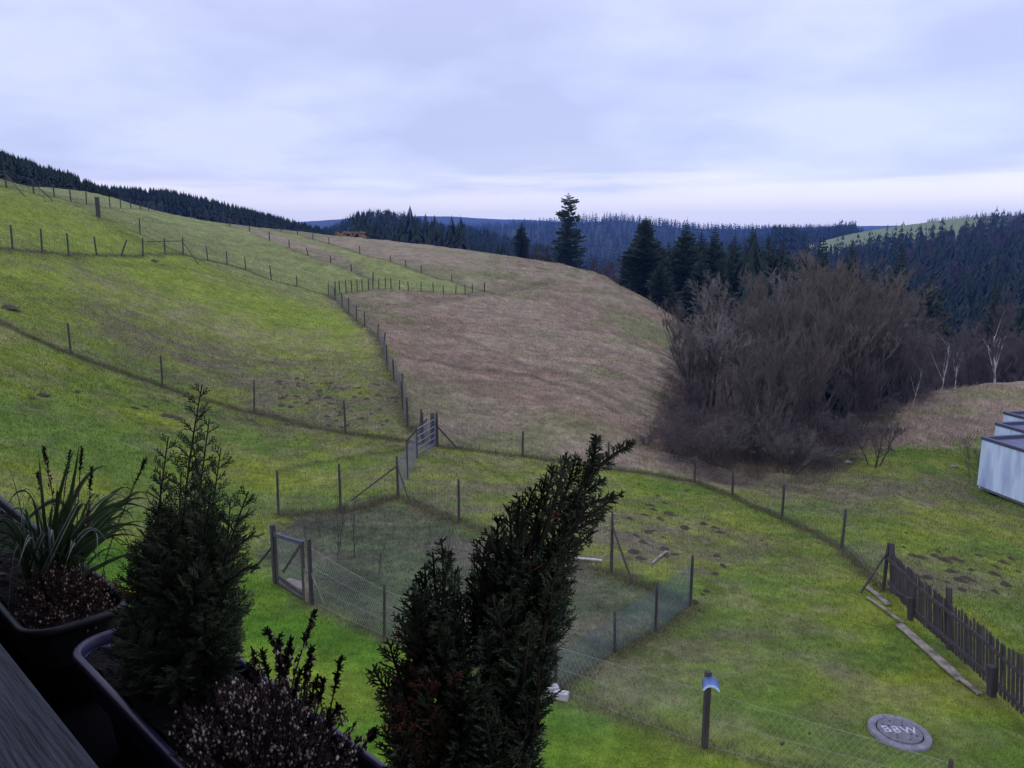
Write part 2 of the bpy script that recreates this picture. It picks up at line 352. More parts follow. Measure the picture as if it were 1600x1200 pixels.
F_encl = [(435,805,737),(532,800,727),(622,776,715),(717,815,750),(955,895,803),(1078,945,870)]
F_green = [(1078,945,876),(1024,985,912),(960,1018,958),(868,1078,1032)]
F_lawn = [(486,942,838),(600,995,915),(735,1040,965),(868,1078,1005)]
F_near = [(868,1078,1005),(1101,1168,1052),(1480,1262,1192)]
LINES = dict(back=F_back, past=F_past, slope=F_slope, top=F_top, left=F_left, diag=F_diag, ridge=F_ridge, mid=F_mid, up=F_up, encl=F_encl, green=F_green, lawn=F_lawn, near=F_near)
FP = {k: GP([(a, b) for a, b, c in v]) for k, v in LINES.items()}
P_lawn = GP([(300,830),(400,885),(430,912),(486,944),(600,996),(735,1042),(868,1080),(1101,1170),(1300,1215),(1480,1262)])+[np.array([8., 3, 0]), np.array([-14., 3, 0]), np.array([-16, 12, 0])]
P_encl = GP([(405,880),(430,820),(520,792),(600,778),(720,815),(760,850),(870,862),(955,895),(1078,945),(868,1078),(735,1040),(600,995),(486,942)])
P_brown = GP([(513,461),(545,490),(599,550),(630,640),(657,690),(681,697),(816,713),(950,731),(1085,750),(1160,775)])+[at_d(1300, 36), at_d(1200, 60), at_d(1200, 90), at_d(1080, 110), at_d(960, 150), at_d(760, 170)]+GP([(757,455),(693,458),(611,452)])
P_tan = GP([(300,329),(392,348),(489,376),(562,396),(634,417),(706,441),(757,455)])+[at_d(800, 190), at_d(540, 190), at_d(280, 170)]
P_sliver = GP([(298,330),(359,345),(452,371),(500,385),(560,410),(583,438),(549,424),(482,400),(421,376),(342,348)])
P_mead = GP([(1225,752),(1290,735),(1370,700),(1420,692),(1500,698),(1540,690)])+[at_d(1600, 44), at_d(1800, 48), at_d(1800, 75), at_d(1500, 75), at_d(1380, 50), at_d(1300, 42)]
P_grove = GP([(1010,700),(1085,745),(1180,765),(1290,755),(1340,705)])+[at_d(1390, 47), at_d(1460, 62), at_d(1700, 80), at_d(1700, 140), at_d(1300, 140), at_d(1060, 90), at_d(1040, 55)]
P_field = [polar(1220, 530, 0), polar(1300, 505, 0), polar(1400, 500, 0), polar(1500, 540, 0), polar(1515, 620, 0), polar(1500, 735, 0), polar(1340, 745, 0), polar(1220, 740, 0)]
MOLE_PX = [(1100,690,80,1), ]
BLOTCH = [(270,545,3.5,.6),(200,500,3,.4),(360,575,3,.5),(120,420,4,.25),(1010,850,3.,.7),(960,810,1.6,.7),(1100,835,2.5,.5),(1260,760,2.5,.6),(1490,790,2.5,.6),(1470,900,2.2,.5),(480,610,6,.6),(560,640,4,.6),(1250,1030,1.5,.4),(1180,990,1.2,.4),(980,1010,1.6,.5),(1010,1075,1.2,.6),(1330,765,3,.6),(1410,752,3,.45),(1265,752,3,.7),(1480,760,2,.4),(650,790,2.0,.5),(800,770,3.,.45),(720,730,2.5,.4)]
BL = [(G(a, b), r, s) for a, b, r, s in BLOTCH]
C_ = lambda *a: np.array(a)
PATHS = [(GP(p), w_, s_) for p, w_, s_ in (([(645,702),(560,712),(470,728),(400,740)], .16, .7), ([(690,703),(745,722),(800,752),(830,775)], .16, .6), ([(560,478),(640,474),(760,462),(860,438)], .8, .5),
    ([(640,560),(740,575),(830,588),(900,612),(960,640)], .35, .6), ([(700,520),(800,560),(880,585),(990,640)], .4, .4), ([(0,395),(130,405),(260,415),(400,445)], .5, .4), ([(160,345),(220,375),(300,400)], .9, .5), ([(300,640),(400,660),(520,690),(640,700)], .3, .4))]
def ground_col(x, y):
    n = len(x); r = np.hypot(x, y)
    a = fbm(x/3.1, y/1.9, 4, 3)[:, None]; b = fbm(x/.9, y/.6, 4, 11)[:, None]; c = fbm(x/14, y/9, 3, 23)[:, None]; d = fbm(x/.28, y/.22, 3, 31)[:, None]
    green = C_(.080, .130, .017); moss = C_(.135, .168, .016); dead = C_(.170, .150, .085)
    sm = lambda v, lo, hi: np.clip((v-lo)/(hi-lo), 0, 1)
    col = green+(moss-green)*sm(a, .35, .65); col = col+(dead-col)*sm(b*.5+a*.2+c*.3, .46, .70)*.42
    # steeper pasture up the hill: paler, greyer
    up = (sm(r, 30, 48)*(x < 12))[:, None]
    col = col*(1-up)+up*(C_(.145, .190, .022)+(C_(.165, .155, .065)-C_(.145, .190, .022))*sm(b*.5+c*.5, .44, .74))
    up2 = (sm(r, 66, 80)*(x < 10))[:, None]
    col = col*(1-up2)+up2*C_(.150, .172, .055)*(.8+.4*a)
    def mixz(col, poly, e, cc): s_ = soft(x, y, poly, e)[:, None]; return col*(1-s_)+cc*s_
    brown = C_(.185, .146, .098)+(C_(.125, .126, .056)-C_(.185, .146, .098))*sm(c*.5+a*.5, .46, .64); brown = brown+(C_(.150, .100, .070)-brown)*sm(fbm(x/7+9, y/4, 4, 77)[:, None], .5, .68)*.6
    brown = brown*(.70+.6*b)
    col = mixz(col, P_brown, 1.2, brown)
    tan = C_(.185, .150, .095)+(C_(.130, .130, .060)-C_(.185, .150, .095))*sm(c, .48, .68); tan = tan*(.75+.5*b)
    col = mixz(col, P_tan, 1.5, tan); col = mixz(col, P_sliver, .8, tan)
    col = mixz(col, P_mead, 1.2, (C_(.190, .145, .100)+(C_(.16, .15, .07)-C_(.19, .145, .1))*sm(a, .5, .7))*(.6+.8*b))
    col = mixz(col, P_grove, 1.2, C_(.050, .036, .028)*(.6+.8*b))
    lawn = C_(.058, .128, .010)+(C_(.105, .155, .014)-C_(.058, .128, .010))*sm(a, .38, .62); lawn = lawn*(.78+.44*b)
    col = mixz(col, P_lawn, .35, lawn)
    en = C_(.062, .080, .038)+(C_(.085, .080, .055)-C_(.062, .080, .038))*sm(a, .42, .6); en = en*(.6+.8*b)
    col = mixz(col, P_encl, .5, en)
    for p, rad, s_ in BL:
        q = np.exp(-((x-p[0])**2+((y-p[1]))**2)/rad**2)[:, None]*s_*(.4+1.2*sm(b, .35, .65)); q = np.clip(q, 0, 1)
        col = col*(1-q)+q*C_(.115, .100, .058)
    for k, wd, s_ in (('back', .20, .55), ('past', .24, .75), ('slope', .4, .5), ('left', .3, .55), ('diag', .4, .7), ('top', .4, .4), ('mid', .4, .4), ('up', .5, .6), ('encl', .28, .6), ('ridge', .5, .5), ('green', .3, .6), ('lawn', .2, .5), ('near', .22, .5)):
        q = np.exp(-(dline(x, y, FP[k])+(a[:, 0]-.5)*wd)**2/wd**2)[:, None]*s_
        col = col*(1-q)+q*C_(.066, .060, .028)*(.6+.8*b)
    for pts, wd, s_ in PATHS:
        q = np.exp(-(dline(x, y, pts)+(a[:, 0]-.5)*wd*2)**2/wd**2)[:, None]*s_*(.5+b); q = np.clip(q, 0, 1); col = col*(1-q)+q*col*C_(.45, .48, .42)
    col = col*(.72+.56*d)*(.78+.44*fbm(x/.7, y/.5, 3, 57)[:, None])
    # forest floor far out, open field on the right
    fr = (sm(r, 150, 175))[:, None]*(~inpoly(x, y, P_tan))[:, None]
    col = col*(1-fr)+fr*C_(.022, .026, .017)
    s_ = soft(x, y, P_field, 9)[:, None]; col = col*(1-s_)+s_*C_(.120, .152, .064)*(.8+.4*a)
    return np.clip(col, .004, 1)
def relief(x, y):
    r = np.hypot(x, y); k = np.clip(r/30, .5, 2.5)
    z = (fbm(x/2.2, y/1.6, 3, 90)-.5)*.16*k+(fbm(x/.5, y/.4, 3, 95)-.5)*.05*k
    z = z+inpoly(x, y, P_brown)*(fbm(x/1.1, y/.8, 3, 97)-.5)*.30
    return z*np.clip((r-4)/6, 0, 1)
def build_ground():
    az = np.concatenate([np.linspace(-1.75, -.78, 40), np.linspace(-.77, .77, 470), np.linspace(.78, 1.75, 40)])
    rr = np.concatenate([[1.0, 2.5, 4, 5.5], np.geomspace(6.5, 200, 760), np.geomspace(202, 3600, 230)])
    A, R = np.meshgrid(az, rr); x = (np.sin(A)*R).ravel(); y = (np.cos(A)*R).ravel()
    z = base_z(x, y)+relief(x, y); n1 = len(az); n2 = len(rr)
    far = np.clip((np.hypot(x, y)-3000)/600, 0, 1); z = z*(1-far)-20*far
    far3 = np.clip((np.hypot(x, y)-1200)/1500, 0, 1); z += far3*(fbm(x/420, y/420, 4, 5)-.5)*24*(1-far)
    i, j = np.meshgrid(np.arange(n2-1), np.arange(n1-1), indexing='ij'); a = (i*n1+j).ravel()
    Q = np.stack([a, a+n1, a+n1+1, a+1], 1)[:, ::-1]
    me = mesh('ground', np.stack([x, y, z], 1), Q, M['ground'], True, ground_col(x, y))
    o = link('ground', me); tag(o, 'grassy ground of lawn, pasture and rough hillside running to the far hills', 'ground', kind='structure')
build_ground()
def zr(x, y):
    x = np.atleast_1d(np.asarray(x, float)); y = np.atleast_1d(np.asarray(y, float))
    return base_z(x, y)+relief(x, y)
def zg(x, y): return float(zr(x, y)[0])

# ------------------------------------------------------------------ grass (stuff)
def blades(x, y, h, wd, col, lean, name, label):
    n = len(x); z = zr(x, y); t = rng.uniform(0, 2*math.pi, n); l = rng.uniform(0, 1, n)*lean*h; lt = rng.uniform(0, 2*math.pi, n)
    b = np.stack([x, y, z-.01], 1); s = np.stack([np.cos(t)*wd/2, np.sin(t)*wd/2, np.zeros(n)], 1)
    tip = b+np.stack([np.cos(lt)*l, np.sin(lt)*l, h], 1); mid = b+np.stack([np.cos(lt)*l*.3, np.sin(lt)*l*.3, h*.6], 1)
    V = np.stack([b-s, b+s, mid+s*.8, mid-s*.8, tip], 1).reshape(-1, 3); k = np.arange(n)[:, None]*5
    me = mesh(name, V, [k+np.array([[0, 1, 2, 3]]), k+np.array([[3, 2, 4]])], M['grass'], False, np.repeat(col, 5, 0))
    o = link(name, me); tag(o, label, 'grass', kind='stuff'); return o
def scatter(n, d0, d1, px0, px1, f=None, power=.5):
    u = rng.uniform(px0, px1, n); r = (d0**power+(d1**power-d0**power)*rng.uniform(0, 1, n))**(1/power)
    k = (u-800)/F/CP; y = r/np.sqrt(1+k*k); x = k*y
    if f is not None:
        m = f(x, y); x = x[m]; y = y[m]
    return x, y
def grass():
    x, y = scatter(250000, 8.5, 46, -30, 1680, lambda x, y: ~inpoly(x, y, P_brown))
    c = ground_col(x, y)*rng.uniform(.65, 1.55, (len(x), 1)); r = np.hypot(x, y)
    blades(x, y, rng.uniform(.025, .065, len(x))*np.clip(r/14, .9, 1.6), .006*np.clip(r/10, 1, 3.5), c, .9, 'grass', 'short green mossy grass covering the garden lawn and lower pasture')
    x, y = scatter(120000, 30, 110, -30, 1130, lambda x, y: inpoly(x, y, P_brown), .3)
    c = ground_col(x, y)*rng.uniform(.85, 1.3, (len(x), 1))*C_(1.05, 1, .9); r = np.hypot(x, y)
    blades(x, y, rng.uniform(.05, .17, len(x)), .016*np.clip(r/35, 1, 3), c, 1.2, 'rough_grass', 'brown withered rough grass on the unmown hillside')
    x, y = scatter(110000, 32, 95, -30, 700, lambda x, y: ~inpoly(x, y, P_brown), .3)
    c = ground_col(x, y)*rng.uniform(.8, 1.35, (len(x), 1)); r = np.hypot(x, y)
    blades(x, y, rng.uniform(.04, .11, len(x)), .014*np.clip(r/35, 1, 3), c, 1.0, 'pasture_grass', 'pale green tufted grass on the sloping upper pasture')
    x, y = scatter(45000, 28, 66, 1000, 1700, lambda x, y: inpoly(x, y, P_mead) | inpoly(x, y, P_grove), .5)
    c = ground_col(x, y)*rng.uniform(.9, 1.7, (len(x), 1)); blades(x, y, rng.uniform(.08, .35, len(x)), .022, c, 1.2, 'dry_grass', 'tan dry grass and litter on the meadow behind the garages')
    # long pale grass left standing along fence feet
    xs = []; ys = []
    for k, n in (('back', 9000), ('past', 6000), ('encl', 4500), ('green', 900), ('lawn', 900), ('near', 500), ('slope', 4500), ('left', 5000)):
        P = np.array(FP[k])[:, :2]; s = rng.integers(0, len(P)-1, n); t = rng.uniform(0, 1, n)[:, None]; q = P[s]*(1-t)+P[s+1]*t+rng.normal(0, .16, (n, 2)); xs.append(q[:, 0]); ys.append(q[:, 1])
    x = np.concatenate(xs); y = np.concatenate(ys); m = rng.uniform(0, 1, (len(x), 1))
    c = (C_(.10, .11, .035)*(1-m)+C_(.15, .125, .075)*m)*rng.uniform(.5, 1.3, (len(x), 1))
    blades(x, y, rng.uniform(.04, .15, len(x)), .011, c, 1.0, 'fence_grass', 'long uncut grass growing along the feet of the wire fences')
grass()

# ------------------------------------------------------------------ fences
def post_mesh(k=8, r=.045, name='post'):
    m = MB(); hs = [0, .3, .7, .97, 1.0]; rs = [1.0, 1.05, .97, .95, .6]
    t = np.arange(k)*2*math.pi/k
    V = np.concatenate([np.stack([np.cos(t)*r*q*(1+.08*np.sin(3*t+i)), np.sin(t)*r*q, np.full(k, h)], 1) for i, (h, q) in enumerate(zip(hs, rs))])
    Q = [[i*k+j, i*k+(j+1) % k, (i+1)*k+(j+1) % k, (i+1)*k+j] for i in range(4) for j in range(k)]
    m.add(V, [np.array(Q), np.array([[4*k+j for j in range(k)]])])
    return m.mesh(name, M['post'], True)
PM = post_mesh()
def wires(P, H, nw, step, r, sag=.02, diag=None):
    """wire netting between consecutive feet P with heights H"""
    m = MB(); a = []; b = []
    for (p, q, h0, h1) in zip(P[:-1], P[1:], H[:-1], H[1:]):
        L = np.linalg.norm(q[:2]-p[:2]); ns = max(2, int(L/1.0)); ts = np.linspace(0, 1, ns+1)
        base = np.array([[*(p[:2]+(q[:2]-p[:2])*t), 0] for t in ts]); gl = zr(base[:, 0], base[:, 1])
        for w in np.linspace(.04, 1, nw):
            z = gl+(h0+(h1-h0)*ts)*w*.93-np.sin(ts*math.pi)*sag; pts = base.copy(); pts[:, 2] = z; a.append(pts[:-1]); b.append(pts[1:])
        if step:
            nv = int(L/step); tv = (np.arange(nv)+.5)/max(nv, 1); vb = np.array([[*(p[:2]+(q[:2]-p[:2])*t), 0] for t in tv]).reshape(-1, 3)
            g2 = np.interp(tv, ts, gl); hh = (h0+(h1-h0)*tv)*.93-np.sin(tv*math.pi)*sag
            if diag is None:
                lo = vb.copy(); lo[:, 2] = g2+.03; hi = vb.copy(); hi[:, 2] = g2+hh; a.append(lo); b.append(hi)
            else:      # diamond netting
                rows = int(max(h0, h1)/step); dx = (q-p)/L*step
                for k in range(rows):
                    for sgn in (-1, 1):
                        lo = vb.copy(); lo[:, 2] = g2+hh*k/rows; hi = vb.copy(); hi[:, :2] += dx[:2]*sgn*.5*(1 if k % 2 else 1); hi[:, 2] = g2+hh*(k+1)/rows
                        if k % 2: lo[:, :2] += dx[:2]*.5*sgn*-1; hi[:, :2] += dx[:2]*.5*sgn*-1
                        a.append(lo); b.append(hi)
    a = np.concatenate(a); b = np.concatenate(b); m.tubes(a, b, r, r, 3); return m
def fence(key, label, group=None, r=.045, nw=5, step=.6, wr=.003, wmat='wire', lean=None, braces=(), skip=(), diag=None, minh=.75, maxh=1.45, name='wire_fence', postmat=None):
    L = LINES[key]; P = [p.copy() for p in FP[key]]; o = P[0]
    for p in P: p[2] = zg(p[0], p[1])
    root = empty(name, tuple(o)); tag(root, label, 'fence', group)
    H = [min(max(topz(p, t)-p[2], minh), maxh) for p, (a, b, t) in zip(P, L)]
    for i, (p, h) in enumerate(zip(P, H)):
        if i in skip: continue
        ob = link('post', PM, root, tuple(p-o-np.array([0, 0, .12])), random.uniform(0, 3), (r/.045, r/.045, h+.16))
        ob.rotation_euler = (random.gauss(0, .02), random.gauss(0, .025)+((lean or {}).get(i, 0)), random.uniform(-.3, .3))
    for (i, dx, dy) in braces:
        m = MB(); p = P[i]-o; f = (G(dx, dy)-o) if abs(dx) > 50 else p+np.array([dx, dy, 0]); f[2] = zg(f[0]+o[0], f[1]+o[1])-o[2]-.05
        m.tubes([f], [p+np.array([0, 0, H[i]*.8])], r*.75, r*.7, 6); m.build('brace', M['post'], root)
    m = wires(P, H, nw, step, wr, diag=diag); w = m.build('wire_netting', M[wmat], root, loc=tuple(-o))
    return root, P, H
fence('back', 'wire fence along the garden edge from the brown slope to the picket fence', r=.042, nw=8, step=.16, wr=.0035, skip=(0,), braces=((7, -.75, -.35),))
fence('past', 'wire fence crossing the lower pasture on the left towards the metal field gate', r=.038, nw=6, step=.3, wr=.004, skip=(5,))
fence('slope', 'closely posted wire fence climbing between green pasture and brown slope', r=.045, nw=7, step=.2, wr=.005, skip=(0,), minh=.9, lean={7: .12, 8: .08, 5: -.05})
fence('top', 'closely posted fence along the upper edge of the brown slope', r=.05, nw=4, step=.5, wr=.006, skip=(0,), minh=.9)
fence('left', 'wire fence with braced corner crossing the upper left pasture', r=.05, nw=5, step=.5, wr=.005, braces=((8, 1.9, -1.6), (8, -2.6, -.8)), lean={5: .38, 6: .15, 7: .05}, skip=(14,))
fence('diag', 'short wire fence running down from the tall thick post to the braced corner', r=.05, nw=4, step=0, wr=.005, skip=(2,))
fence('ridge', 'wire fence high on the left skyline with two braced posts', r=.055, nw=5, step=.7, wr=.006, braces=((1, 2.2, -1.3), (2, 1.3, .4)))
fence('mid', 'thin post fence slanting down the green hill to the brown slope', r=.06, nw=3, step=0, wr=.006, minh=.7, lean={7: -.2, 3: .1})
fence('up', 'farthest thin post fence just below the hilltop', r=.055, nw=3, step=0, wr=.007, minh=.7, lean={4: .1})
fence('encl', 'wire fence around the back of the small garden enclosure with sapling', r=.036, nw=7, step=.14, wr=.0028, maxh=1.5, braces=((2, -1.45, -.5), (2, .5, -.8), (4, 990, 913)))
fence('green', 'blue green netting fence closing the right side of the garden enclosure', r=.03, nw=3, step=.07, wr=.0034, wmat='greenwire', diag=1, skip=(0,), braces=())
fence('lawn', 'low wire netting fence between lawn and enclosure, right of the wooden gate frame', r=.03, nw=4, step=.08, wr=.0022, diag=1, skip=(0, 3), wmat='nearwire')
fence('near', 'nearest fine wire netting fence beside the blue capped post', r=.035, nw=3, step=.10, wr=.0021, diag=1, skip=(1,), wmat='nearwire', maxh=1.05)
# thick upright on the diagonal fence
def thick_post():
    p = G(154, 339); p[2] = zg(p[0], p[1]); r = empty('gate_post', tuple(p)); tag(r, 'thick tall wooden post standing alone on the upper left pasture', 'post')
    m = MB(); m.box((0, 0, .68), (.26, .2, 1.5)); m.build('shaft', M['post'], r); m = MB(); m.box((0, 0, 1.45), (.30, .24, .05)); m.build('cap', M['post'], r)
thick_post()
# metal field gate
def field_gate():
    a = G(622, 774); b = G(657, 700); c = G(683, 697)
    for q in (a, b, c): q[2] = zg(q[0], q[1])
    r = empty('field_gate', tuple(b)); tag(r, 'galvanised metal field gate at the foot of the brown slope', 'gate')
    m = MB(); p0 = b*1.0; p1 = c+(a-c)*.0; 
    e0 = G(652, 716); e1 = G(680, 698); e0[2] = zg(e0[0], e0[1]); e1[2] = zg(e1[0], e1[1])
    for h in (.12, .34, .56, .8, 1.08): m.tubes([e0+[0, 0, h]-b], [e1+[0, 0, h]-b], .022, .022, 6)
    for t in (0, .5, 1): q = e0+(e1-e0)*t-b; m.tubes([q+[0, 0, .1]], [q+[0, 0, 1.1]], .02, .02, 6)
    m.build('frame', M['steel'], r)
    w = wires([e0, e1], [1.05, 1.05], 6, .1, .004); w.build('gate_netting', M['steel'], r, loc=tuple(-b))
    for px, py, top, s in ((660, 690, 643, .055), (676, 696, 645, .09), (683, 697, 645, .055)):
        q = G(px, py); q[2] = zg(q[0], q[1]); h = topz(q, top)-q[2]; link('gate_post', PM, r, tuple(q-b-[0, 0, .1]), 0, (s/.045, s/.045, h+.1))
    for (x0, y0, x1, y1) in ((683, 662, 714, 700), (672, 655, 634, 690)):
        q = G(680 if x0 > 680 else 668, 696); t = q*1.; t[2] = topz(q, y0); f = G(x1, y1); m = MB(); m.tubes([t-b], [f-b], .035, .035, 6); m.build('brace', M['post'], r)
    # netting section running on to the enclosure corner
    r2 = empty('wire_fence', tuple(a)); tag(r2, 'short fence of pale netting joining the field gate to the enclosure corner', 'fence')
    P = [a, e0]; m = wires(P, [1.2, 1.1], 9, .09, .0038); m.build('wire_netting', M['steel'], r2, loc=tuple(-a))
    for t in (.45, .98): q = a+(e0-a)*t; link('post', PM, r2, tuple(q-a-[0, 0, .1]), 0, (.7, .7, 1.35))
field_gate()
# wooden garden gate frame
def garden_gate():
    a = G(431, 912); b = G(476, 938); a[2] = zg(a[0], a[1]); b[2] = zg(b[0], b[1])
    r = empty('garden_gate', tuple(a)); tag(r, 'dark wooden gate frame with wire infill at the enclosure corner', 'gate')
    h = topz(a, 820)-a[2]; hb = topz(b, 845)-b[2]; d = b-a; u = d/np.linalg.norm(d); z = np.array([0, 0, 1.])
    def bm(n, p0, p1, w_, t_, m='darkwood'): q = MB(); q.beam(p0-a, p1-a, w_, t_, up=np.cross(u, z)); return q.build(n, M[m], r)
    bm('gate_post', a-z*.1, a+z*h, .10, .10); 
    c = b+u*.28; bm('gate_post', c-z*.1, c+z*(hb+.12), .07, .07)
    bm('stile', a+u*.1+z*.06, a+u*.1+z*(h-.16), .05, .04); bm('stile', b+z*.02, b+z*(hb-.02), .09, .04)
    bm('top_rail', a+u*.06+z*(h-.22), b+z*(hb-.04)+u*.04, .08, .06, 'trim'); bm('bottom_rail', a+u*.12+z*.22, b+z*.12, .08, .045); bm('bottom_rail', a+u*.12+z*.05, b-z*.0, .06, .045)  # bluish trim colour paints the highlight on the top rail
    bm('brace', a+u*.35+z*.4, b-u*.06+z*(hb-.12), .05, .03)
    q = MB(); q.beam(b+u*.13-z*.03-a, b+u*.13+z*.78-a, .17, .03, up=np.cross(u, z)); q.build('side_board', M['greywood'], r)
    m = wires([a+u*.1, b], [h-.2, hb-.05], 3, .06, .002, diag=1, sag=0); m.build('wire_infill', M['nearwire'], r, loc=tuple(-a))
    f = G(392, 895); m = MB(); m.tubes([f-a], [a+z*h*.66-a], .03, .03, 6); m.build('brace', M['post'], r)
    f = G(508, 948); m = MB(); m.tubes([f-a], [c+z*.8-a], .02, .02, 6); m.build('brace', M['greywood'], r)
    # stacked boards inside
    p = G(462, 916); p[2] = zg(p[0], p[1])
    for i, (dx, dy, rz, c_) in enumerate(((0, .12, .5, 'pale grey plank on the ground inside the garden gate, farther one'), (.08, -.12, .42, 'pale grey plank on the ground inside the garden gate, nearer one'))):
        m = MB(); m.box((0, 0, .04), (.62, .17, .05)); m.box((.2, 0, .012), (.06, .15, .02)); m.box((-.2, 0, .012), (.06, .15, .02)); o = m.build('plank', M['greywood'], None, loc=(p[0]+dx, p[1]+dy, p[2]+i*.01), rz=rz-1.0); tag(o, c_, 'plank')
garden_gate()

# ------------------------------------------------------------------ picket fence
def picket_fence():
    pts = GP([(1388,925),(1432,975),(1493,1030),(1555,1090),(1620,1150)]); e = pts[-1]+(pts[-1]-pts[-2])*.8; pts.append(e); pts = np.array(pts)
    seg = np.linalg.norm(np.diff(pts[:, :2], axis=0), axis=1); cum = np.concatenate([[0], np.cumsum(seg)])
    at = lambda s: np.array([np.interp(s, cum, pts[:, 0]), np.interp(s, cum, pts[:, 1]), 0])
    o = pts[0].copy(); o[2] = zg(o[0], o[1]); r = empty('picket_fence', tuple(o)); tag(r, 'dark weathered picket fence leaning along the right side of the lawn', 'fence')
    def P(s, h, off=0.): q = at(s); t = at(s+.05)-at(s-.05); t = t/np.linalg.norm(t); n = np.array([t[1], -t[0], 0]); q[2] = zg(q[0], q[1])+h; lean = .10*h; return q+n*(off+lean)-o
    L = cum[-1]; 
    for s in np.arange(.03, L, .108):
        m = MB(); h = 1.04+random.uniform(-.05, .05)+.12*(s/L); j = random.gauss(0, .012); wd = random.uniform(.048, .066)
        a = P(s, .08+random.uniform(-.02, .03), -.035); b = P(s+j+random.gauss(0, .006), h, -.035); t = (P(s+.1, 0)-P(s-.1, 0)); m.beam(a, b, .022, wd, up=np.cross(t, (0, 0, 1)) if 0 else t)
        # pointed head
        d = (b-a)/np.linalg.norm(b-a); t = t/np.linalg.norm(t); n = np.cross(t, d)
        c = [b+t*wd/2*x+n*.011*y for y in (-1, 1) for x in (-1, 1)]+[b+d*.045+n*.011*y for y in (-1, 1)]
        m.add(c, [np.array([[0, 1, 4], [3, 2, 5]]), np.array([[1, 3, 5, 4], [2, 0, 4, 5]])]); m.build('picket', M['darkwood'], r)
    for h in (.26, .88):
        for (s0, s1) in ((0, L*.33), (L*.33, L*.66), (L*.66, L)):
            m = MB(); m.beam(P(s0-.02, h+(.06*s0/L)), P(s1, h+(.06*s1/L)), .05, .07); m.build('rail', M['darkwood'], r)
    for s, h, w_ in ((.02, 1.28, .10), (1.75, .55, .10), (3.1, 1.36, .09), (4.9, .62, .12), (6.8, 1.35, .11)):
        m = MB(); off = .07 if h < 1 else -.10; m.beam(P(s, -.15, off), P(s, h, off), w_, w_); m.build('post', M['darkwood'], r)
    m = MB(); m.beam(P(4.0, .9, .05), P(6.9, .12, .05), .04, .07); m.build('diagonal_brace', M['darkwood'], r)
    m = MB(); m.beam(P(.1, .12, .05), P(1.7, .5, .05), .03, .05); m.build('diagonal_brace', M['darkwood'], r)
picket_fence()
def plank(p0, p1, w_, label, zt=.02, th=.028, rows=1, mat='greywood'):
    a = G(*p0); b = G(*p1); a[2] = zg(a[0], a[1])+zt; b[2] = zg(b[0], b[1])+zt; c = (a+b)/2
    m = MB(); n = 6; d = b-a; L = np.linalg.norm(d)
    for k in range(n):   # slightly warped board
        t0, t1 = k/n, (k+1)/n; w0 = math.sin(t0*3)*.012; w1 = math.sin(t1*3)*.012
        m.beam(a+d*t0+[0, 0, w0]-c, a+d*(t1+.01)+[0, 0, w1]-c, w_*random.uniform(.93, 1.04), th)
    o = m.build('plank', M[mat], None, loc=tuple(c)); tag(o, label, 'plank')
plank((1352,917), (1388,948), .14, 'short grey plank lying at the foot of the picket fence near its far end', .05)
plank((1355,937), (1410,976), .08, 'narrow split plank beside the short board at the far end of the picket fence', .05)
plank((1404,978), (1500,1066), .20, 'long grey plank edging the lawn along the middle of the picket fence', .05)
plank((1496,1062), (1530,1090), .10, 'small broken plank end nearest the camera beside the picket fence', .05)
plank((898,876), (940,880), .08, 'pale board lying in the enclosure beside the dark cypress tip', .05, mat='block')
plank((1018,882), (1042,863), .07, 'pale thin board lying in the mossy grass among the molehills', .03)

# ------------------------------------------------------------------ manhole
def text_mesh(s, size, th, mat):
    c = bpy.data.curves.new('t', 'FONT'); c.body = s; c.size = size; c.align_x = 'CENTER'; c.align_y = 'CENTER'; c.extrude = th; c.offset = size*.012; c.space_character = 1.15
    o = bpy.data.objects.new('t', c); COL.objects.link(o); dg = bpy.context.evaluated_depsgraph_get(); me = bpy.data.meshes.new_from_object(o.evaluated_get(dg)); bpy.data.objects.remove(o); me.materials.append(mat); return me
def ringmesh(prof, k=48, closed=False):
    t = np.arange(k)*2*math.pi/k; m = MB(); V = np.concatenate([np.stack([np.cos(t)*r_, np.sin(t)*r_, np.full(k, z_)], 1) for r_, z_ in prof]); n = len(prof)
    Q = np.array([[i*k+j, i*k+(j+1) % k, (i+1)*k+(j+1) % k, (i+1)*k+j] for i in range(n-1) for j in range(k)]); m.add(V, Q); return m
def manhole():
    p = G(1405, 1147); p[2] = zg(p[0], p[1])+.02; r = empty('manhole_cover', tuple(p)); tag(r, 'round grey concrete cistern cover with white letters set in the lawn', 'manhole cover')
    e = .35; gx = (gz(p[0]+e, p[1])-gz(p[0]-e, p[1]))/(2*e); gy = (gz(p[0], p[1]+e)-gz(p[0], p[1]-e))/(2*e)
    r.rotation_euler = (math.atan(gy), -math.atan(gx), 0); r.scale = (.93, .93, 1)
    ringmesh([(.53, -.12), (.53, .035), (.51, .05), (.40, .05), (.395, .02)]).build('collar', M['concrete'], r, True)
    ringmesh([(.397, .024), (.375, .024)]).build('gap', M['black'], r)
    m = ringmesh([(.377, -.02), (.375, .052), (.365, .06), (.0005, .06)]); m.build('lid', M['lid'], r)
    for rr_, n, ph in ((.28, 8, .2), (.19, 4, .9)):
        for i in range(n):
            a = ph+i*2*math.pi/n
            m = MB(); k = 10; t = np.arange(k)*2*math.pi/k; m.add(np.stack([.017*np.cos(t)+rr_*math.cos(a), .017*np.sin(t)+rr_*math.sin(a), np.full(k, .0625)], 1), np.array([range(k)])); m.build('vent_hole', M['black'], r)  # flat near-black discs, the shade inside the holes put into colour
    link('lettering', text_mesh('BBW', .27, .002, M['letter']), r, (0, -.0, .064), -.02)
manhole()
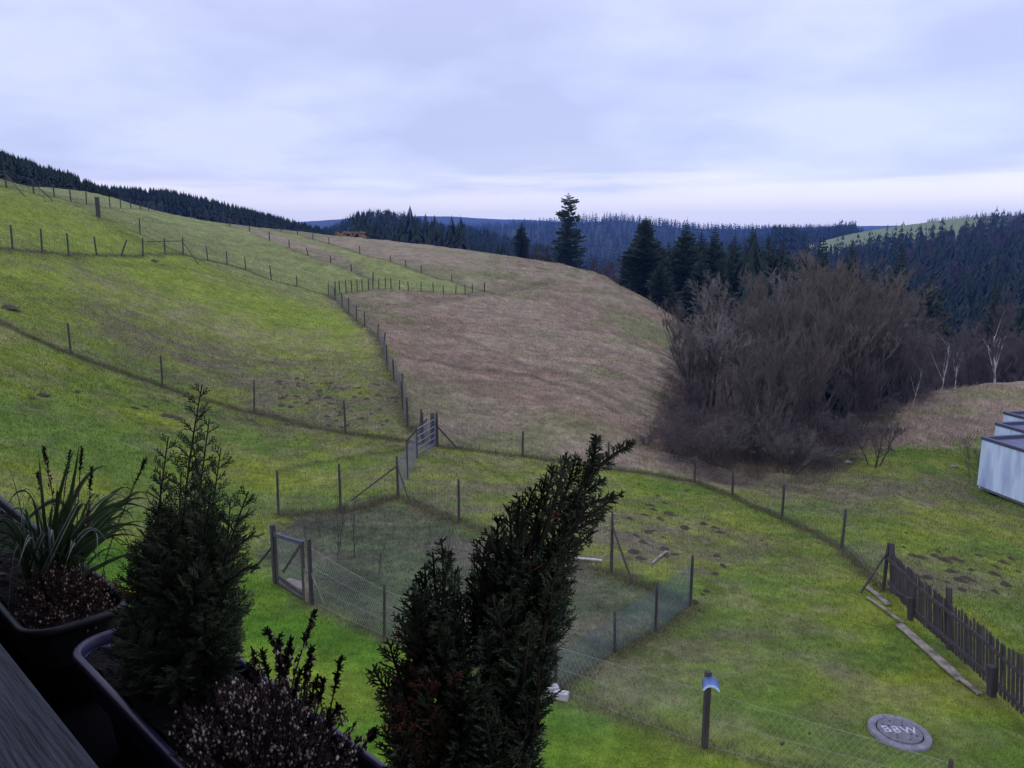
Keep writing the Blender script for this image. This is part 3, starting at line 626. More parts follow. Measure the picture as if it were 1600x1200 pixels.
# ------------------------------------------------------------------ post with blue cap
def capped_post():
    p = G(1101, 1168); p[2] = zg(p[0], p[1]); r = empty('capped_post', tuple(p)); tag(r, 'square dark wooden post topped by a curved blue plastic cap', 'post')
    h = topz(p, 1050)-p[2]; m = MB(); m.box((0, 0, h/2-.06), (.085, .085, h+.14), rz=.15); m.build('shaft', M['post'], r)
    k = 14; ro, ri, ln = .135, .112, .30; m = MB(); a = np.linspace(math.radians(18), math.radians(162), k)
    for y0, y1, mt, ri_, ro_ in ((-.12, .16, 'blue', ri, ro),):
        V = []
        for yy in (y0, y1):
            for rad in (ri_, ro_):
                V += [[math.cos(t)*rad, yy, math.sin(t)*rad*.9] for t in a]
        V = np.array(V); Q = []
        for j in range(k-1): Q += [[j, j+1, 2*k+j+1, 2*k+j], [k+j, 3*k+j, 3*k+j+1, k+j+1], [2*k+j, 2*k+j+1, 3*k+j+1, 3*k+j]]
        Q += [[0, 2*k, 3*k, k], [k-1, 2*k-1, 4*k-1, 3*k-1]]
        m.add(V, np.array(Q))
    o = m.build('cap', M['blue'], r, True, loc=(.0, -.19, h-.17), rz=-.18); 
    m = MB(); V = np.array([[math.cos(t)*rad, yy, math.sin(t)*rad*.9] for yy in (-.126, -.119) for rad in (ri-.004, ro+.003) for t in a]); Q = []
    for j in range(k-1): Q += [[j, k+j, k+j+1, j+1], [k+j, 3*k+j, 3*k+j+1, k+j+1], [j, j+1, 2*k+j+1, 2*k+j]]
    m.add(V, np.array(Q)); m.build('cap_rim', M['paleblue'], o)
capped_post()
def stub():
    p = G(1480, 1262); p[2] = zg(p[0], p[1])
for px, py, rz, sz, lab in ((862,1081,.2,(.24,.17,.16),'left of two pale concrete blocks at the foot of the netting fence'),(877,1088,-.35,(.26,.15,.13),'right of two pale concrete blocks, lying lower beside its neighbour')):
    p = G(px, py+3); m = MB(); m.box((0, 0, sz[2]/2-.01), sz, taper=.97); m.box((0, 0, sz[2]+.001), (sz[0]*.4, sz[1]*.3, .012)); o = m.build('concrete_block', M['block'], None, loc=(p[0], p[1], zg(p[0], p[1])), rz=rz); tag(o, lab, 'concrete block')
# ------------------------------------------------------------------ garages
def garages():
    L = np.array([.205, -.979, 0]); Wd = np.array([.979, .205, 0]); rz = math.atan2(Wd[1], Wd[0])
    labs = ('nearest pale flat roofed garage with stained side wall on the lawn', 'middle pale garage of the staggered row, mostly hidden', 'farthest pale garage of the staggered row, only its top edge showing')
    for i, (px, py) in enumerate(((1535, 682), (1556, 660), (1569, 643))):
        zt = .18; c = from_z(px, py, zt); hh = 2.18; z0 = zt-hh; wd, ln = 2.12, 5.8
        r = empty('garage', (c[0], c[1], z0), rz); tag(r, labs[i], 'garage', 'staggered row of flat roofed garages')
        # local frame: x along width, -y along length
        def bx(n, x0, x1, y0, y1, za, zb, m_): q = MB(); q.box(((x0+x1)/2, (y0+y1)/2, (za+zb)/2), (x1-x0, y1-y0, zb-za)); return q.build(n, M[m_], r)
        t = .09
        bx('side_wall', 0, t, -ln, 0, .13, hh-.12, 'white_wall'); bx('side_wall', wd-t, wd, -ln, 0, 0, hh-.12, 'white_wall')
        bx('back_wall', t, wd-t, -t, 0, 0, hh-.12, 'white_wall'); f = bx('front_wall', t, wd-t, -ln, -ln+.08, hh-.35, hh-.12, 'white_wall')
        d = bx('garage_door', t, wd-t, -ln+.03, -ln+.07, .02, hh-.36, 'trim'); 
        bx('roof', t+.001, wd-t-.001, -ln+.08, -t, hh-.20, hh-.14, 'flatroof')
        for (x0, x1, y0, y1) in ((-.03, .13, -ln-.03, .03), (wd-.13, wd+.03, -ln-.03, .03), (.13, wd-.13, -.13, .03), (.13, wd-.13, -ln-.03, -ln+.13)):
            bx('roof_edge', x0, x1, y0, y1, hh-.12, hh, 'trim')
        for y_ in (-.5, -2.6, -4.7):
            bx('footing', .12, wd-.12, y_-.35, y_, -1.2, -.001, 'black')  # footings coloured near-black to paint the shade under the garage
        bx('floor_slab', t+.001, wd-t-.001, -ln+.08, -t, 0, .1, 'concrete')
garages()
# ------------------------------------------------------------------ small bits on the right lawn
for px, py, sx, lab in ((1490, 731, .3, 'small flat grey lid lying on the grass left of the garages'), (1325, 724, .28, 'small white slab lying at the edge of the purple shrubs')):
    p = G(px, py); m = ringmesh([(sx/2, -.03), (sx/2, .06), (sx/2-.02, .08), (.001, .08)], 12); m2 = m.build('stone_slab', M['block'] if 'white' in lab else M['concrete'], None, loc=(p[0], p[1], zg(p[0], p[1]))); m2.scale = (1.2, .6, 1); tag(m2, lab, 'slab')

# ------------------------------------------------------------------ molehills
def molehills():
    vs = []
    for v in range(6):
        k, n = 16, 6; V = [[0, 0, .95]]
        for i in range(1, n+1):
            q = i/n
            for j in range(k):
                t = 2*math.pi*j/k; rr = q*(1+.25*math.sin(2*t+v)+.12*math.sin(5*t+v*2)); V.append([rr*math.cos(t), rr*math.sin(t), (math.cos(q*math.pi)*.5+.45)+random.uniform(-.09, .09)*(1-q*.5)])
        T = np.array([[0, 1+j, 1+(j+1) % k] for j in range(k)]); Q = np.array([[1+(i-1)*k+j, 1+i*k+j, 1+i*k+(j+1) % k, 1+(i-1)*k+(j+1) % k] for i in range(1, n) for j in range(k)])
        vs.append(mesh('molehill', np.array(V), [T, Q], M['soil'], False))
    def add(px, py, s, lab, grp):
        p = G(px, py); o = link('molehill', random.choice(vs), None, (p[0], p[1], zg(p[0], p[1])-.01), random.uniform(0, 6), (s*random.uniform(.65, 1.), s*random.uniform(.5, .75), s*random.uniform(.28, .42)))
        tag(o, lab, 'molehill', grp)
    g1 = [(1039,787,.26),(1010,790,.2),(1043,804,.27),(1022,798,.22),(1018,790,.2),(959,786,.2),(997,756,.16),(1074,768,.18),(1097,794,.12),(1114,826,.17),(1100,820,.24),(1122,833,.22),(1070,826,.32),(1012,833,.22),(1024,830,.15),(1005,848,.25),(996,838,.2),(988,864,.26),(1037,858,.24),(1040,868,.22),(1050,866,.2),(1035,840,.14),(1118,868,.2),(1130,884,.2),(1117,897,.2),(1105,925,.15),(1100,930,.12),(1088,940,.14),(998,873,.2),(1030,812,.25),(985,812,.2),(940,800,.2),(965,770,.15),(1025,775,.16),(1190,845,.14),(1005,806,.2)]
    for a, b, s in g1: add(a+random.uniform(-2, 2), b, s*1.08, 'dark molehill on the mossy lawn behind the green netting', 'molehills on the mossy lawn right of the enclosure')
    g2 = [(1425,868,.22),(1440,872,.3),(1460,870,.3),(1475,876,.3),(1490,874,.28),(1500,878,.2),(1433,882,.1),(1428,896,.22),(1447,900,.26),(1484,892,.26),(1500,906,.3),(1512,903,.26),(1503,921,.22),(1516,892,.2),(1552,898,.26),(1569,912,.28),(1580,872,.22),(1566,880,.24),(1556,888,.2),(1412,856,.16),(1480,908,.14),(1542,853,.14),(1416,833,.14),(1530,868,.2),(1590,894,.2),(1555,923,.2),(1466,862,.2)]
    for a, b, s in g2: add(a, b, s*1.0, 'dark molehill on the lawn beyond the picket fence', 'molehills beyond the picket fence')
    for i in range(70):
        a = random.uniform(430, 625); b = random.uniform(590, 668); 
        if a > 600 and b < 610: continue
        add(a, b, random.uniform(.13, .28), 'low dark molehill in the muddy pasture corner', 'molehills in the pasture by the slope fence')
    for a, b, s in ((65,618,.3),(48,622,.2),(120,610,.22),(208,636,.22),(225,634,.2),(262,650,.34),(275,653,.32),(255,648,.25),(330,660,.22),(255,625,.2),(12,482,.5),(240,408,.5)):
        add(a, b, s, 'scattered dark molehill on the open left lawn', 'scattered molehills on the left pasture')
    for a, b, s in ((1222,1162,.10),(1265,1146,.08),(1075,930,.12),(1205,836,.12),(1235,862,.1),(605,836,.14)):
        add(a, b, s, 'small lone clod of dark soil on the grass', 'small clods of soil on the lawn')
molehills()

# ------------------------------------------------------------------ trees
def norm(v): return v/(np.linalg.norm(v)+1e-9)
def bare_tree(h, seed, stems=3, spread=.5, levels=5, r0=.12, up=.35, droop=0, bushy=1.0, droopy=0, twig_r=.006, nchild=(3, 5), first=.15):
    rg = random.Random(seed); seg = []
    def rv(): return np.array([rg.gauss(0, 1), rg.gauss(0, 1), rg.gauss(0, 1)])
    def grow(p, d, L, r, lev):
        n = 4 if lev < 2 else 3; pts = [p]; rr = [r]
        for i in range(n):
            d = norm(d+rv()*.10+np.array([0, 0, up*.22*(1 if lev < 4 else .3)-droopy*.1*lev])); p = p+d*L/n; pts.append(p); rr.append(max(r*(1-.62*(i+1)/n), twig_r))
        for i in range(n): seg.append((pts[i], pts[i+1], rr[i], rr[i+1], lev))
        if lev >= levels: return
        c = rg.randint(*nchild)+(2 if lev == 0 else 0)
        for k in range(c):
            t = rg.uniform(first if lev == 0 else .2, 1.0); q = t*n; i = min(int(q), n-1); b = pts[i]+(pts[i+1]-pts[i])*(q-i); rb = rr[i]+(rr[i+1]-rr[i])*(q-i)
            ax = norm(np.cross(d, rv())); ang = rg.uniform(.35, .85)*spread*1.5; nd = norm(d*math.cos(ang)+ax*math.sin(ang)+np.array([0, 0, up*.4]))
            grow(b, nd, L*rg.uniform(.42, .68)*(1.05-.25*t), max(rb*.62, twig_r), lev+1)
    for s in range(stems):
        a = 2*math.pi*s/stems+rg.uniform(-.4, .4); t = 0 if stems == 1 else rg.uniform(.12, .5)*spread*1.6
        grow(np.array([math.cos(a), math.sin(a), 0])*(.0 if stems == 1 else .25), norm(np.array([math.cos(a)*t, math.sin(a)*t, 1])), h*rg.uniform(.48, .62), r0*rg.uniform(.7, 1), 0)
    P0 = np.array([s[0] for s in seg]); P1 = np.array([s[1] for s in seg]); R0 = np.array([s[2] for s in seg]); R1 = np.array([s[3] for s in seg]); lv = np.array([s[4] for s in seg])
    k = h/max(P1[:, 2].max(), .1); P0 *= k; P1 *= k
    return P0, P1, R0, R1, lv
def tree_meshes(args, mt, mc):
    P0, P1, R0, R1, lv = args; big = lv < 2; a = MB(); a.tubes(P0[big], P1[big], R0[big], R1[big], 7); P0 = P0.copy()
    b = MB(); b.tubes(P0[~big], P1[~big], R0[~big], R1[~big], 3)
    return a.mesh('trunk', M[mt], True), b.mesh('crown', M[mc])
def place_tree(ms, x, y, z, hs, rz, label, cat, group, name, ws=1.0):
    r = empty(name, (x, y, z-.05), rz); tag(r, label, cat, group); link('trunk', ms[0], r); link('crown', ms[1], r); r.scale = (hs*ws, hs*ws, hs); return r
def grove():
    var = {
        'fan': tree_meshes(bare_tree(10, 1, 5, .46, 5, .13, .55, nchild=(3, 5)), 'bark', 'twig'),
        'fan2': tree_meshes(bare_tree(10, 2, 4, .50, 5, .14, .50, nchild=(3, 5)), 'bark', 'twig'),
        'ash': tree_meshes(bare_tree(10, 3, 2, .62, 5, .15, .30, nchild=(3, 5), first=.45), 'bark', 'twigpale'),
        'thin': tree_meshes(bare_tree(10, 4, 4, .35, 4, .06, .45, nchild=(4, 6)), 'bark', 'twigp'),
        'thin3': tree_meshes(bare_tree(3, 15, 6, .28, 3, .012, .4, nchild=(2, 4), twig_r=.004), 'twigp', 'twigp'),
        'bush': tree_meshes(bare_tree(3, 5, 9, .62, 4, .025, .30, nchild=(3, 5), twig_r=.004), 'bark', 'twig'),
        'bushp': tree_meshes(bare_tree(3, 6, 10, .75, 4, .02, .15, nchild=(3, 5), twig_r=.004), 'twigp', 'twigp'),
        'round': tree_meshes(bare_tree(3, 8, 3, .62, 5, .06, .22, nchild=(3, 5), twig_r=.005, first=.35), 'bark', 'twig'),
    }
    T = [  # kind, px, d, top row, width scale, name, label
        ('fan', 1092, 46, 455, 1.2, 'bare_tree', 'dark bare tree behind the pale crown at the left end of the grove'),
        ('ash', 1118, 43, 425, 1.2, 'bare_tree', 'bare tree with pale twiggy crown at the left end of the grove'),
        ('fan', 1225, 40, 392, 1.15, 'bare_tree', 'tallest spreading bare tree in the centre of the grove'),
        ('fan2', 1300, 43, 388, 1.15, 'bare_tree', 'tall bare tree right of the grove centre with upswept branches'),
        ('fan', 1365, 48, 425, 1.1, 'bare_tree', 'bare tree on the right shoulder of the grove'),
        ('fan2', 1185, 35, 500, 1.05, 'bare_tree', 'dark trunked bare tree at the front of the grove behind the wire fence'),
        ('thin', 1262, 37, 520, 1.35, 'bare_tree', 'slim many stemmed bare tree in front of the tallest one'),
        ('fan', 1410, 52, 500, 1.1, 'bare_tree', 'lower bare tree at the right end of the grove above the meadow'),
        ('thin', 1080, 41, 580, 1.4, 'bare_tree', 'low purplish bare tree at the left foot of the grove'),
        ('thin', 1150, 38, 560, 1.5, 'bare_tree', 'low purplish bare tree left of the dark trunk'),
        ('thin', 1340, 42, 560, 1.6, 'bare_tree', 'slim purplish bare tree leaning over the meadow edge'),
        ('thin', 1050, 42, 640, 1.3, 'bare_tree', 'thin sapling clump at the outermost left edge of the grove'),
        ('fan', 1205, 46, 400, 1.3, 'bare_tree', 'wide bare tree just behind and left of the tallest one'), ('fan2', 1270, 47, 385, 1.3, 'bare_tree', 'wide bare tree behind and between the two tallest'), ('fan', 1335, 52, 395, 1.3, 'bare_tree', 'wide bare tree behind the right shoulder of the grove'), ('fan2', 1400, 56, 440, 1.2, 'bare_tree', 'wide bare tree on the sloping right flank of the grove'),
        ('ash', 1345, 60, 440, 1.1, 'bare_tree', 'bare tree at the back of the grove in front of the dark forest'),
        ('ash', 1260, 55, 410, 1.1, 'bare_tree', 'bare tree half hidden behind the tallest one'),
        ('fan2', 1450, 64, 520, 1.0, 'bare_tree', 'bare tree beyond the meadow left of the white birch'),
        ('fan', 1150, 50, 440, 1.1, 'bare_tree', 'bare tree behind the left part of the grove'),
        ('thin', 1500, 74, 500, 1.6, 'bare_tree', 'purplish bare tree beyond the meadow edge'),
        ('thin', 1560, 76, 520, 1.8, 'bare_tree', 'low purplish bare tree on the far right beyond the meadow'),
        ('thin', 1610, 76, 510, 1.8, 'bare_tree', 'purplish bare tree cut by the right picture edge'),
    ]
    for i, (k, px, d, top, ws, nm, lab) in enumerate(T):
        p = at_d(px, d); h = topz(p, top)-p[2]; place_tree(var[k], p[0], p[1], zg(p[0], p[1]), h/10, i*1.3, lab, 'bare tree', 'bare trees of the grove', nm, ws)
    for i, (k, px, d, top, ws, lab) in enumerate((
        ('bush', 1228, 33, 655, 1.5, 'fan shaped pale bare bush at the foot of the grove'), ('bush', 1125, 33.5, 650, 1.3, 'bare bush behind the wire fence left of the dark trunks'),
        ('bushp', 1290, 33.5, 690, 1.5, 'low purple bare bush in front of the grove'), ('bushp', 1325, 34, 695, 1.5, 'low purple bare bush next to the small tree'), ('bushp', 1265, 34, 680, 1.3, 'low purple bare bush close to the pale fan shaped bush'),
        ('bushp', 1060, 34, 655, 1.5, 'low purple bush just behind the wire fence on the left'), ('bushp', 1010, 35, 672, 1.6, 'low withered bush on the foot of the brown slope'), ('bushp', 1085, 36, 620, 1.5, 'purple bush in the shade at the left of the grove'),
        ('bush', 1175, 35, 640, 1.2, 'bare bush among the dark trunks'), ('bushp', 1345, 40, 650, 1.8, 'purple thicket on the slope behind the small tree'), ('bushp', 1385, 45, 615, 1.8, 'purple thicket at the top corner of the meadow'),
        ('thin3', 1522, 33.2, 690, 1.0, 'thin bare shrub beside the corner of the nearest garage'), ('bushp', 1300, 38, 640, 1.9, 'dense purple thicket under the grove'), ('bushp', 1210, 37, 630, 1.8, 'dense purple thicket among the grove stems'),
        ('bushp', 1140, 38, 620, 1.8, 'dense purple thicket at the left inside of the grove'), ('bushp', 1430, 52, 590, 1.8, 'purple thicket behind the tan meadow'), ('thin3', 1505, 38, 672, 1., 'thin bare shrub on the meadow behind the nearest garage'))):
        p = at_d(px, d); h = topz(p, top)-p[2]; place_tree(var[k], p[0], p[1], zg(p[0], p[1]), max(h, .6)/3, i*1.7, lab, 'bush', 'bare bushes around the grove', 'bare_bush', ws)
    p = at_d(1366, 33.6); h = topz(p, 648)-p[2]; place_tree(var['round'], p[0], p[1], zg(p[0], p[1]), h/3, .4, 'small round crowned bare tree with forked trunk on the lawn edge', 'bare tree', None, 'bare_tree', 1.0)
    # birches
    bi = tree_meshes(bare_tree(10, 21, 1, .45, 5, .10, .35, nchild=(4, 6), first=.35), 'birch', 'twigp'); b2 = tree_meshes(bare_tree(10, 24, 1, .4, 4, .08, .45, nchild=(4, 6), first=.3), 'birch', 'twigp')
    for i, (m, px, d, top, ws, lean, lab) in enumerate(((bi, 1552, 66, 445, 1.1, .05, 'white stemmed birch at the right behind the meadow'), (b2, 1425, 50, 545, .9, .16, 'slender leaning birch at the left end of the tan meadow'), (b2, 1468, 62, 490, 1.0, .06, 'pale birch between the grove and the white stemmed birch'), (bi, 1490, 63, 500, .9, .1, 'thin pale birch standing right of its paler neighbour'))):
        p = at_d(px, d); h = topz(p, top)-p[2]; r = place_tree(m, p[0], p[1], zg(p[0], p[1]), h/10, 1.+i*2, lab, 'birch', None, 'birch_tree', ws); r.rotation_euler = (0, lean, 0)
grove()

def spruce(h, rad, seed, lv=44, nb=9, sprays=6, profile=None, gap=.05):
    rg = np.random.default_rng(seed); V = []; n = 0
    for i in range(lv):
        t = i/(lv-1); z = h*(.04+.95*t); R = rad*(profile(t) if profile else (1-t)**.85*(.78+.22*math.sin(t*9+seed)))+.12
        k = max(6, int(nb*(.55+.45*(1-t)))) 
        for j in range(k):
            if rg.uniform() < gap: continue
            a = rg.uniform(0, 2*math.pi); L = R*rg.uniform(.62, 1.15); dr = rg.uniform(.10, .42)*(1-t*.6); w_ = L*.2+.14
            ca, sa = math.cos(a), math.sin(a)
            for s in range(sprays):
                q = (s+rg.uniform(.1, .9))/sprays; q2 = min(q+rg.uniform(.2, .34), 1.08); side = rg.choice([-1, 1])*rg.uniform(.4, 1.)*w_*(1.15-q*.8); 
                zc = lambda q_: z-dr*L*q_+.22*L*q_*q_
                b0 = (ca*L*q, sa*L*q, zc(q)+.05); b1 = (ca*L*(q+.12), sa*L*(q+.12), zc(q+.12)-.02); tp = (ca*L*q2-sa*side, sa*L*q2+ca*side, zc(q2)-rg.uniform(.05, .35)*min(1, L))
                tq = (ca*L*(q-.08)-sa*side*.6, sa*L*(q-.08)+ca*side*.6, zc(q)-rg.uniform(.1, .4)*min(1, L*.6))
                V += [b0, b1, tp, tq]
    # leader
    V += [(0, 0, h*1.03), (.05, 0, h*.93), (-.05, .05, h*.93), (0, -.06, h*.93)]
    V = np.array(V); m = len(V)//4; Q = np.arange(m*4).reshape(-1, 4)
    c = mesh('crown', V, [Q[:-1], np.concatenate([Q[-1:, [0, 1, 2]], Q[-1:, [0, 2, 3]], Q[-1:, [0, 3, 1]]])], M['spruce'])
    t = MB(); t.tubes([(0, 0, -.4)], [(0, 0, h*.98)], .2*h/15, .02, 7); return t.mesh('trunk', M['sprtrunk'], True), c
def spruces():
    vs = [spruce(15, 5.4, s, 62, 14, 9) for s in (1, 2, 3)]; vw = spruce(15, 6.0, 5, 62, 17, 10, profile=lambda t: (1-t)**.7*(.85+.15*math.sin(t*14)))
    lone = spruce(15, 2.8, 9, 52, 11, 9, gap=.15, profile=lambda t: np.interp(t, [0, .12, .2, .45, .6, .7, .78, .86, .92, 1], [.6, 1, .95, .9, .75, .35, .75, .35, .55, .05]))
    rows = [(vw, 1005, 104, 333, 1.05, 'broad dark spruce at the left end of the spruce row on the ridge'), (vs[0], 1066, 110, 337, 1.0, 'tall pointed spruce, second from the left of the spruce row'), (vs[1], 1108, 112, 344, .95, 'pointed spruce in the middle of the spruce row'),
            (vs[2], 1163, 118, 347, 1.0, 'dark spruce at the right of the spruce row'), (vs[0], 1040, 116, 372, 1.0, 'lower spruce tucked behind the broad left one'), (vs[1], 1090, 104, 385, 1.1, 'lower spruce in front of the middle of the spruce row'), (vs[2], 1135, 108, 380, 1.1, 'lower spruce between the two right ones of the row'),
            (vs[1], 982, 106, 380, 1.1, 'low outermost spruce on the left flank of the broad one'), (vs[0], 1195, 112, 372, 1.1, 'lower spruce behind the grove twigs'), (vs[2], 1225, 106, 385, 1.2, 'spruce right of the row, behind the tallest bare tree'),
            (vs[0], 1088, 126, 353, 1.2, 'spruce filling the gap behind the second and third of the row'), (vs[1], 1138, 126, 358, 1.2, 'spruce filling the gap behind the third and fourth of the row'), (vs[2], 1188, 127, 362, 1.3, 'far spruce behind the right flank of the row'), (vs[0], 1242, 124, 374, 1.3, 'far spruce just left of the top of the grove'),
            (vs[1], 1030, 98, 400, 1.3, 'lowest spruce skirting the broad left one on the slope edge'), (vs[2], 1120, 98, 400, 1.3, 'low wide spruce in front of the spruce row above the pale bare tree'), (vs[0], 1180, 100, 395, 1.3, 'low wide spruce at the right foot of the spruce row'), (vs[1], 1210, 120, 362, 1.1, 'spruce behind the right end of the spruce row'),
            (lone, 887, 145, 297, 1.0, 'tall ragged lone spruce on the ridge skyline'), (vs[0], 815, 150, 342, .95, 'short compact spruce on the ridge left of the tall lone one'), (vs[2], 793, 175, 385, 1., 'small dark spruce just showing over the ridge'), (vs[1], 856, 170, 388, 1., 'small spruce behind the ridge between the two skyline spruces'),
            (vs[1], 1268, 92, 362, .8, 'spruce showing behind the top of the bare grove'), (vs[0], 1310, 96, 372, .9, 'spruce tip rising behind the right of the bare grove'), (vs[2], 1382, 90, 370, .9, 'dark spruce behind the right shoulder of the grove'), (vs[0], 1430, 92, 420, 1., 'dark spruce on the valley side right of the grove'), (vs[1], 1345, 84, 400, 1., 'dark spruce just behind the grove'), (vs[2], 1530, 100, 430, 1., 'dark spruce left of the white stemmed birch'), (vs[0], 1595, 96, 420, 1., 'dark spruce at the right picture edge')]
    for i, (m, px, d, top, ws, lab) in enumerate(rows):
        p = at_d(px, d); h = topz(p, top)-p[2]; place_tree(m, p[0], p[1], p[2]-.1, h/15/1.02, i*1.1, lab, 'spruce', 'spruces near the ridge', 'spruce_tree', ws)
    # reddish deciduous bush next to small spruce
    bt = tree_meshes(bare_tree(8, 33, 3, .5, 4, .08, .2, nchild=(4, 6), twig_r=.015), 'bark', 'twigp')
    for px, d, top, lab in ((838, 150, 378, 'reddish bare tree beside the short compact spruce'), (925, 150, 400, 'bare reddish tree right of the tall lone spruce'), (950, 150, 405, 'bare tree just left of the spruce row')):
        p = at_d(px, d); h = topz(p, top)-p[2]; place_tree(bt, p[0], p[1], p[2], max(h, 3)/8, px, lab, 'bare tree', 'bare trees on the ridge', 'bare_tree', 1.2)
spruces()

# ------------------------------------------------------------------ forests
def lowspruce(seed, lv=9, nb=6):
    rg = np.random.default_rng(seed); V = []
    for i in range(lv):
        t = i/lv; z = .08+.86*t; R = .21*(1-t)**.8+.012
        for j in range(nb):
            a = 2*math.pi*(j+rg.uniform(0, 1))/nb; L = R*rg.uniform(.7, 1.2); da = .75; zz = z+rg.uniform(-.02, .02)
            V += [(0, 0, zz+.11), (math.cos(a-da/2)*L*.8, math.sin(a-da/2)*L*.8, zz-.02), (math.cos(a)*L, math.sin(a)*L, zz-.05*rg.uniform(.3, 1)), (math.cos(a+da/2)*L*.75, math.sin(a+da/2)*L*.75, zz)]
    V += [(0, 0, 1), (.012, 0, .85), (-.006, .012, .85), (-.006, -.012, .85)]
    V = np.array(V); return V, np.arange(len(V)).reshape(-1, 4)
def lowbare(seed):
    P0, P1, R0, R1, lv = bare_tree(1, seed, 1, .6, 3, .012, .3, nchild=(5, 7), twig_r=.0045, first=.3)
    return frusta(P0, P1, R0*1.3, R1*1.5, 3)
def forests():
    ls = [lowspruce(s) for s in range(5)]; tiny = [lowspruce(s+20, 5, 4) for s in range(3)]; lb = [lowbare(50+s) for s in range(4)]
    lsm = [mesh('forest_spruce', V, Q, M['sprucefar']) for V, Q in ls]; lbm = [mesh('forest_bare_tree', V, Q, M['twigfar']) for V, Q in lb]
    ind = []; stuff = []; binds = []; bstuff = []
    def zone(n, px0, px1, d0, d1, h, sil=None, group='', label='', fb=0., keep=None, jit=10, hmin=5., hmax=24.):
        x, y = scatter(n, d0, d1, px0, px1, keep, 1.0); z = base_z(x, y); r = np.hypot(x, y)
        for i in range(len(x)):
            H = h*random.choice((random.uniform(.45, .9), random.uniform(.8, 1.1), random.uniform(.8, 1.25))); b = random.random() < fb
            if sil is not None:
                px = 800+x[i]/(y[i]*CP+(CAMZ-z[i])*SP)*F; row = np.interp(px, [s[0] for s in sil], [s[1] for s in sil])+abs(random.gauss(0, 1))*jit
                H = min(max(topz((x[i], y[i], z[i]), row)-z[i], hmin), hmax)
            if b: H *= .75
            (binds if b else ind).append((r[i], x[i], y[i], z[i], H, group, label))
    zone(560, -60, 215, 140, 205, 14, [(-60, 205), (0, 224), (45, 238), (85, 252), (120, 262), (160, 282), (190, 296)], 'spruces of the near forest on the left skyline', 'dark spruce of the near forest on the left skyline', jit=5, hmin=2.5, hmax=27)
    zone(800, 165, 560, 255, 340, 16, [(165, 283), (200, 286), (260, 289), (330, 304), (430, 330), (520, 354), (560, 358)], 'spruces of the second forest band on the skyline', 'spruce in the second forest band along the left skyline', jit=6, hmax=27)
    zone(1100, 500, 900, 420, 640, 17, [(500, 356), (530, 342), (550, 328), (590, 322), (640, 327), (665, 338), (700, 345), (760, 352), (800, 366), (900, 385)], 'spruces of the middle hill', 'spruce on the bluish wooded hill behind the log pile', jit=8, hmax=27)
    zone(900, 560, 1200, 180, 420, 16, None, 'spruces in the valley', 'spruce in the valley behind the ridge')
    zone(5200, 640, 1320, 560, 1650, 15, None, 'spruces of the far hill', 'spruce on the far blue hill', keep=lambda x, y: ~inpoly(x, y, P_field))
    nf = lambda x, y: ~inpoly(x, y, P_field)
    zone(2300, 1150, 1760, 88, 560, 15, None, 'trees of the right forest', 'spruce in the dark forest on the right', fb=.22, keep=nf)
    zone(380, 1380, 1760, 380, 560, 12, None, 'trees of the right forest', 'bare tree in the purplish wood on the right hilltop', fb=.85, keep=nf)
    zone(420, 1425, 1780, 745, 900, 14, [(1425, 342), (1500, 335), (1560, 330), (1780, 318)], 'forest strip above the green field', 'spruce in the strip above the far green field', jit=2)
    zone(130, 1193, 1247, 520, 600, 14, [(1193, 351), (1205, 347), (1240, 348), (1247, 356)], 'dark block of spruces at the left end of the far field', 'spruce in the dark clipped block left of the far field', jit=3)
    zone(60, 1285, 1330, 748, 790, 10, [(1285, 352), (1300, 347), (1325, 347), (1330, 354)], 'small wood on the field skyline', 'spruce in the small wood on the far field skyline', jit=2)
    zone(60, 1245, 1290, 748, 800, 7, [(1245, 356), (1290, 353)], 'low wood on the field skyline', 'low spruce on the far field skyline', jit=2, hmin=3)
    ind.sort(key=lambda t: t[0]/t[4])
    for k, (r, x, y, z, H, g, lab) in enumerate(ind[:270]):
        o = link('forest_spruce', lsm[k % 5], None, (x, y, z-.3), random.uniform(0, 6), (H*random.uniform(.85, 1.15), H*random.uniform(.85, 1.15), H)); tag(o, lab, 'spruce', g)
    V = []; Q = []; n = 0
    for (r, x, y, z, H, g, lab) in ind[270:]:
        v, q = ls[random.randrange(5)] if r < 450 else tiny[random.randrange(3)]
        a = random.uniform(0, 6.3); c, s = math.cos(a)*H*1.1, math.sin(a)*H*1.1
        V.append(np.stack([v[:, 0]*c-v[:, 1]*s+x, v[:, 0]*s+v[:, 1]*c+y, v[:, 2]*H+z-.3], 1)); Q.append(q+n); n += len(v)
    o = link('spruce_forest', mesh('spruce_forest', np.concatenate(V), np.concatenate(Q), M['sprucefar'])); tag(o, 'dark spruce forest covering the distant hills and valley', 'forest', kind='stuff')
    binds.sort(key=lambda t: t[0]/t[4])
    for k, (r, x, y, z, H, g, lab) in enumerate(binds[:120]):
        o = link('forest_bare_tree', lbm[k % 4], None, (x, y, z-.3), random.uniform(0, 6), (H, H, H)); tag(o, 'bare tree among the dark spruces of the right forest', 'bare tree', 'bare trees of the right forest')
    V = []; Q = []; n = 0
    for (r, x, y, z, H, g, lab) in binds[120:]:
        v, q = lb[random.randrange(4)]; a = random.uniform(0, 6.3); c, s = math.cos(a)*H, math.sin(a)*H
        V.append(np.stack([v[:, 0]*c-v[:, 1]*s+x, v[:, 0]*s+v[:, 1]*c+y, v[:, 2]*H+z-.3], 1)); Q.append(q+n); n += len(v)
    o = link('bare_wood', mesh('bare_wood', np.concatenate(V), np.concatenate(Q), M['twigfar'])); tag(o, 'purplish leafless wood on the distant right hillside', 'forest', kind='stuff')
forests()

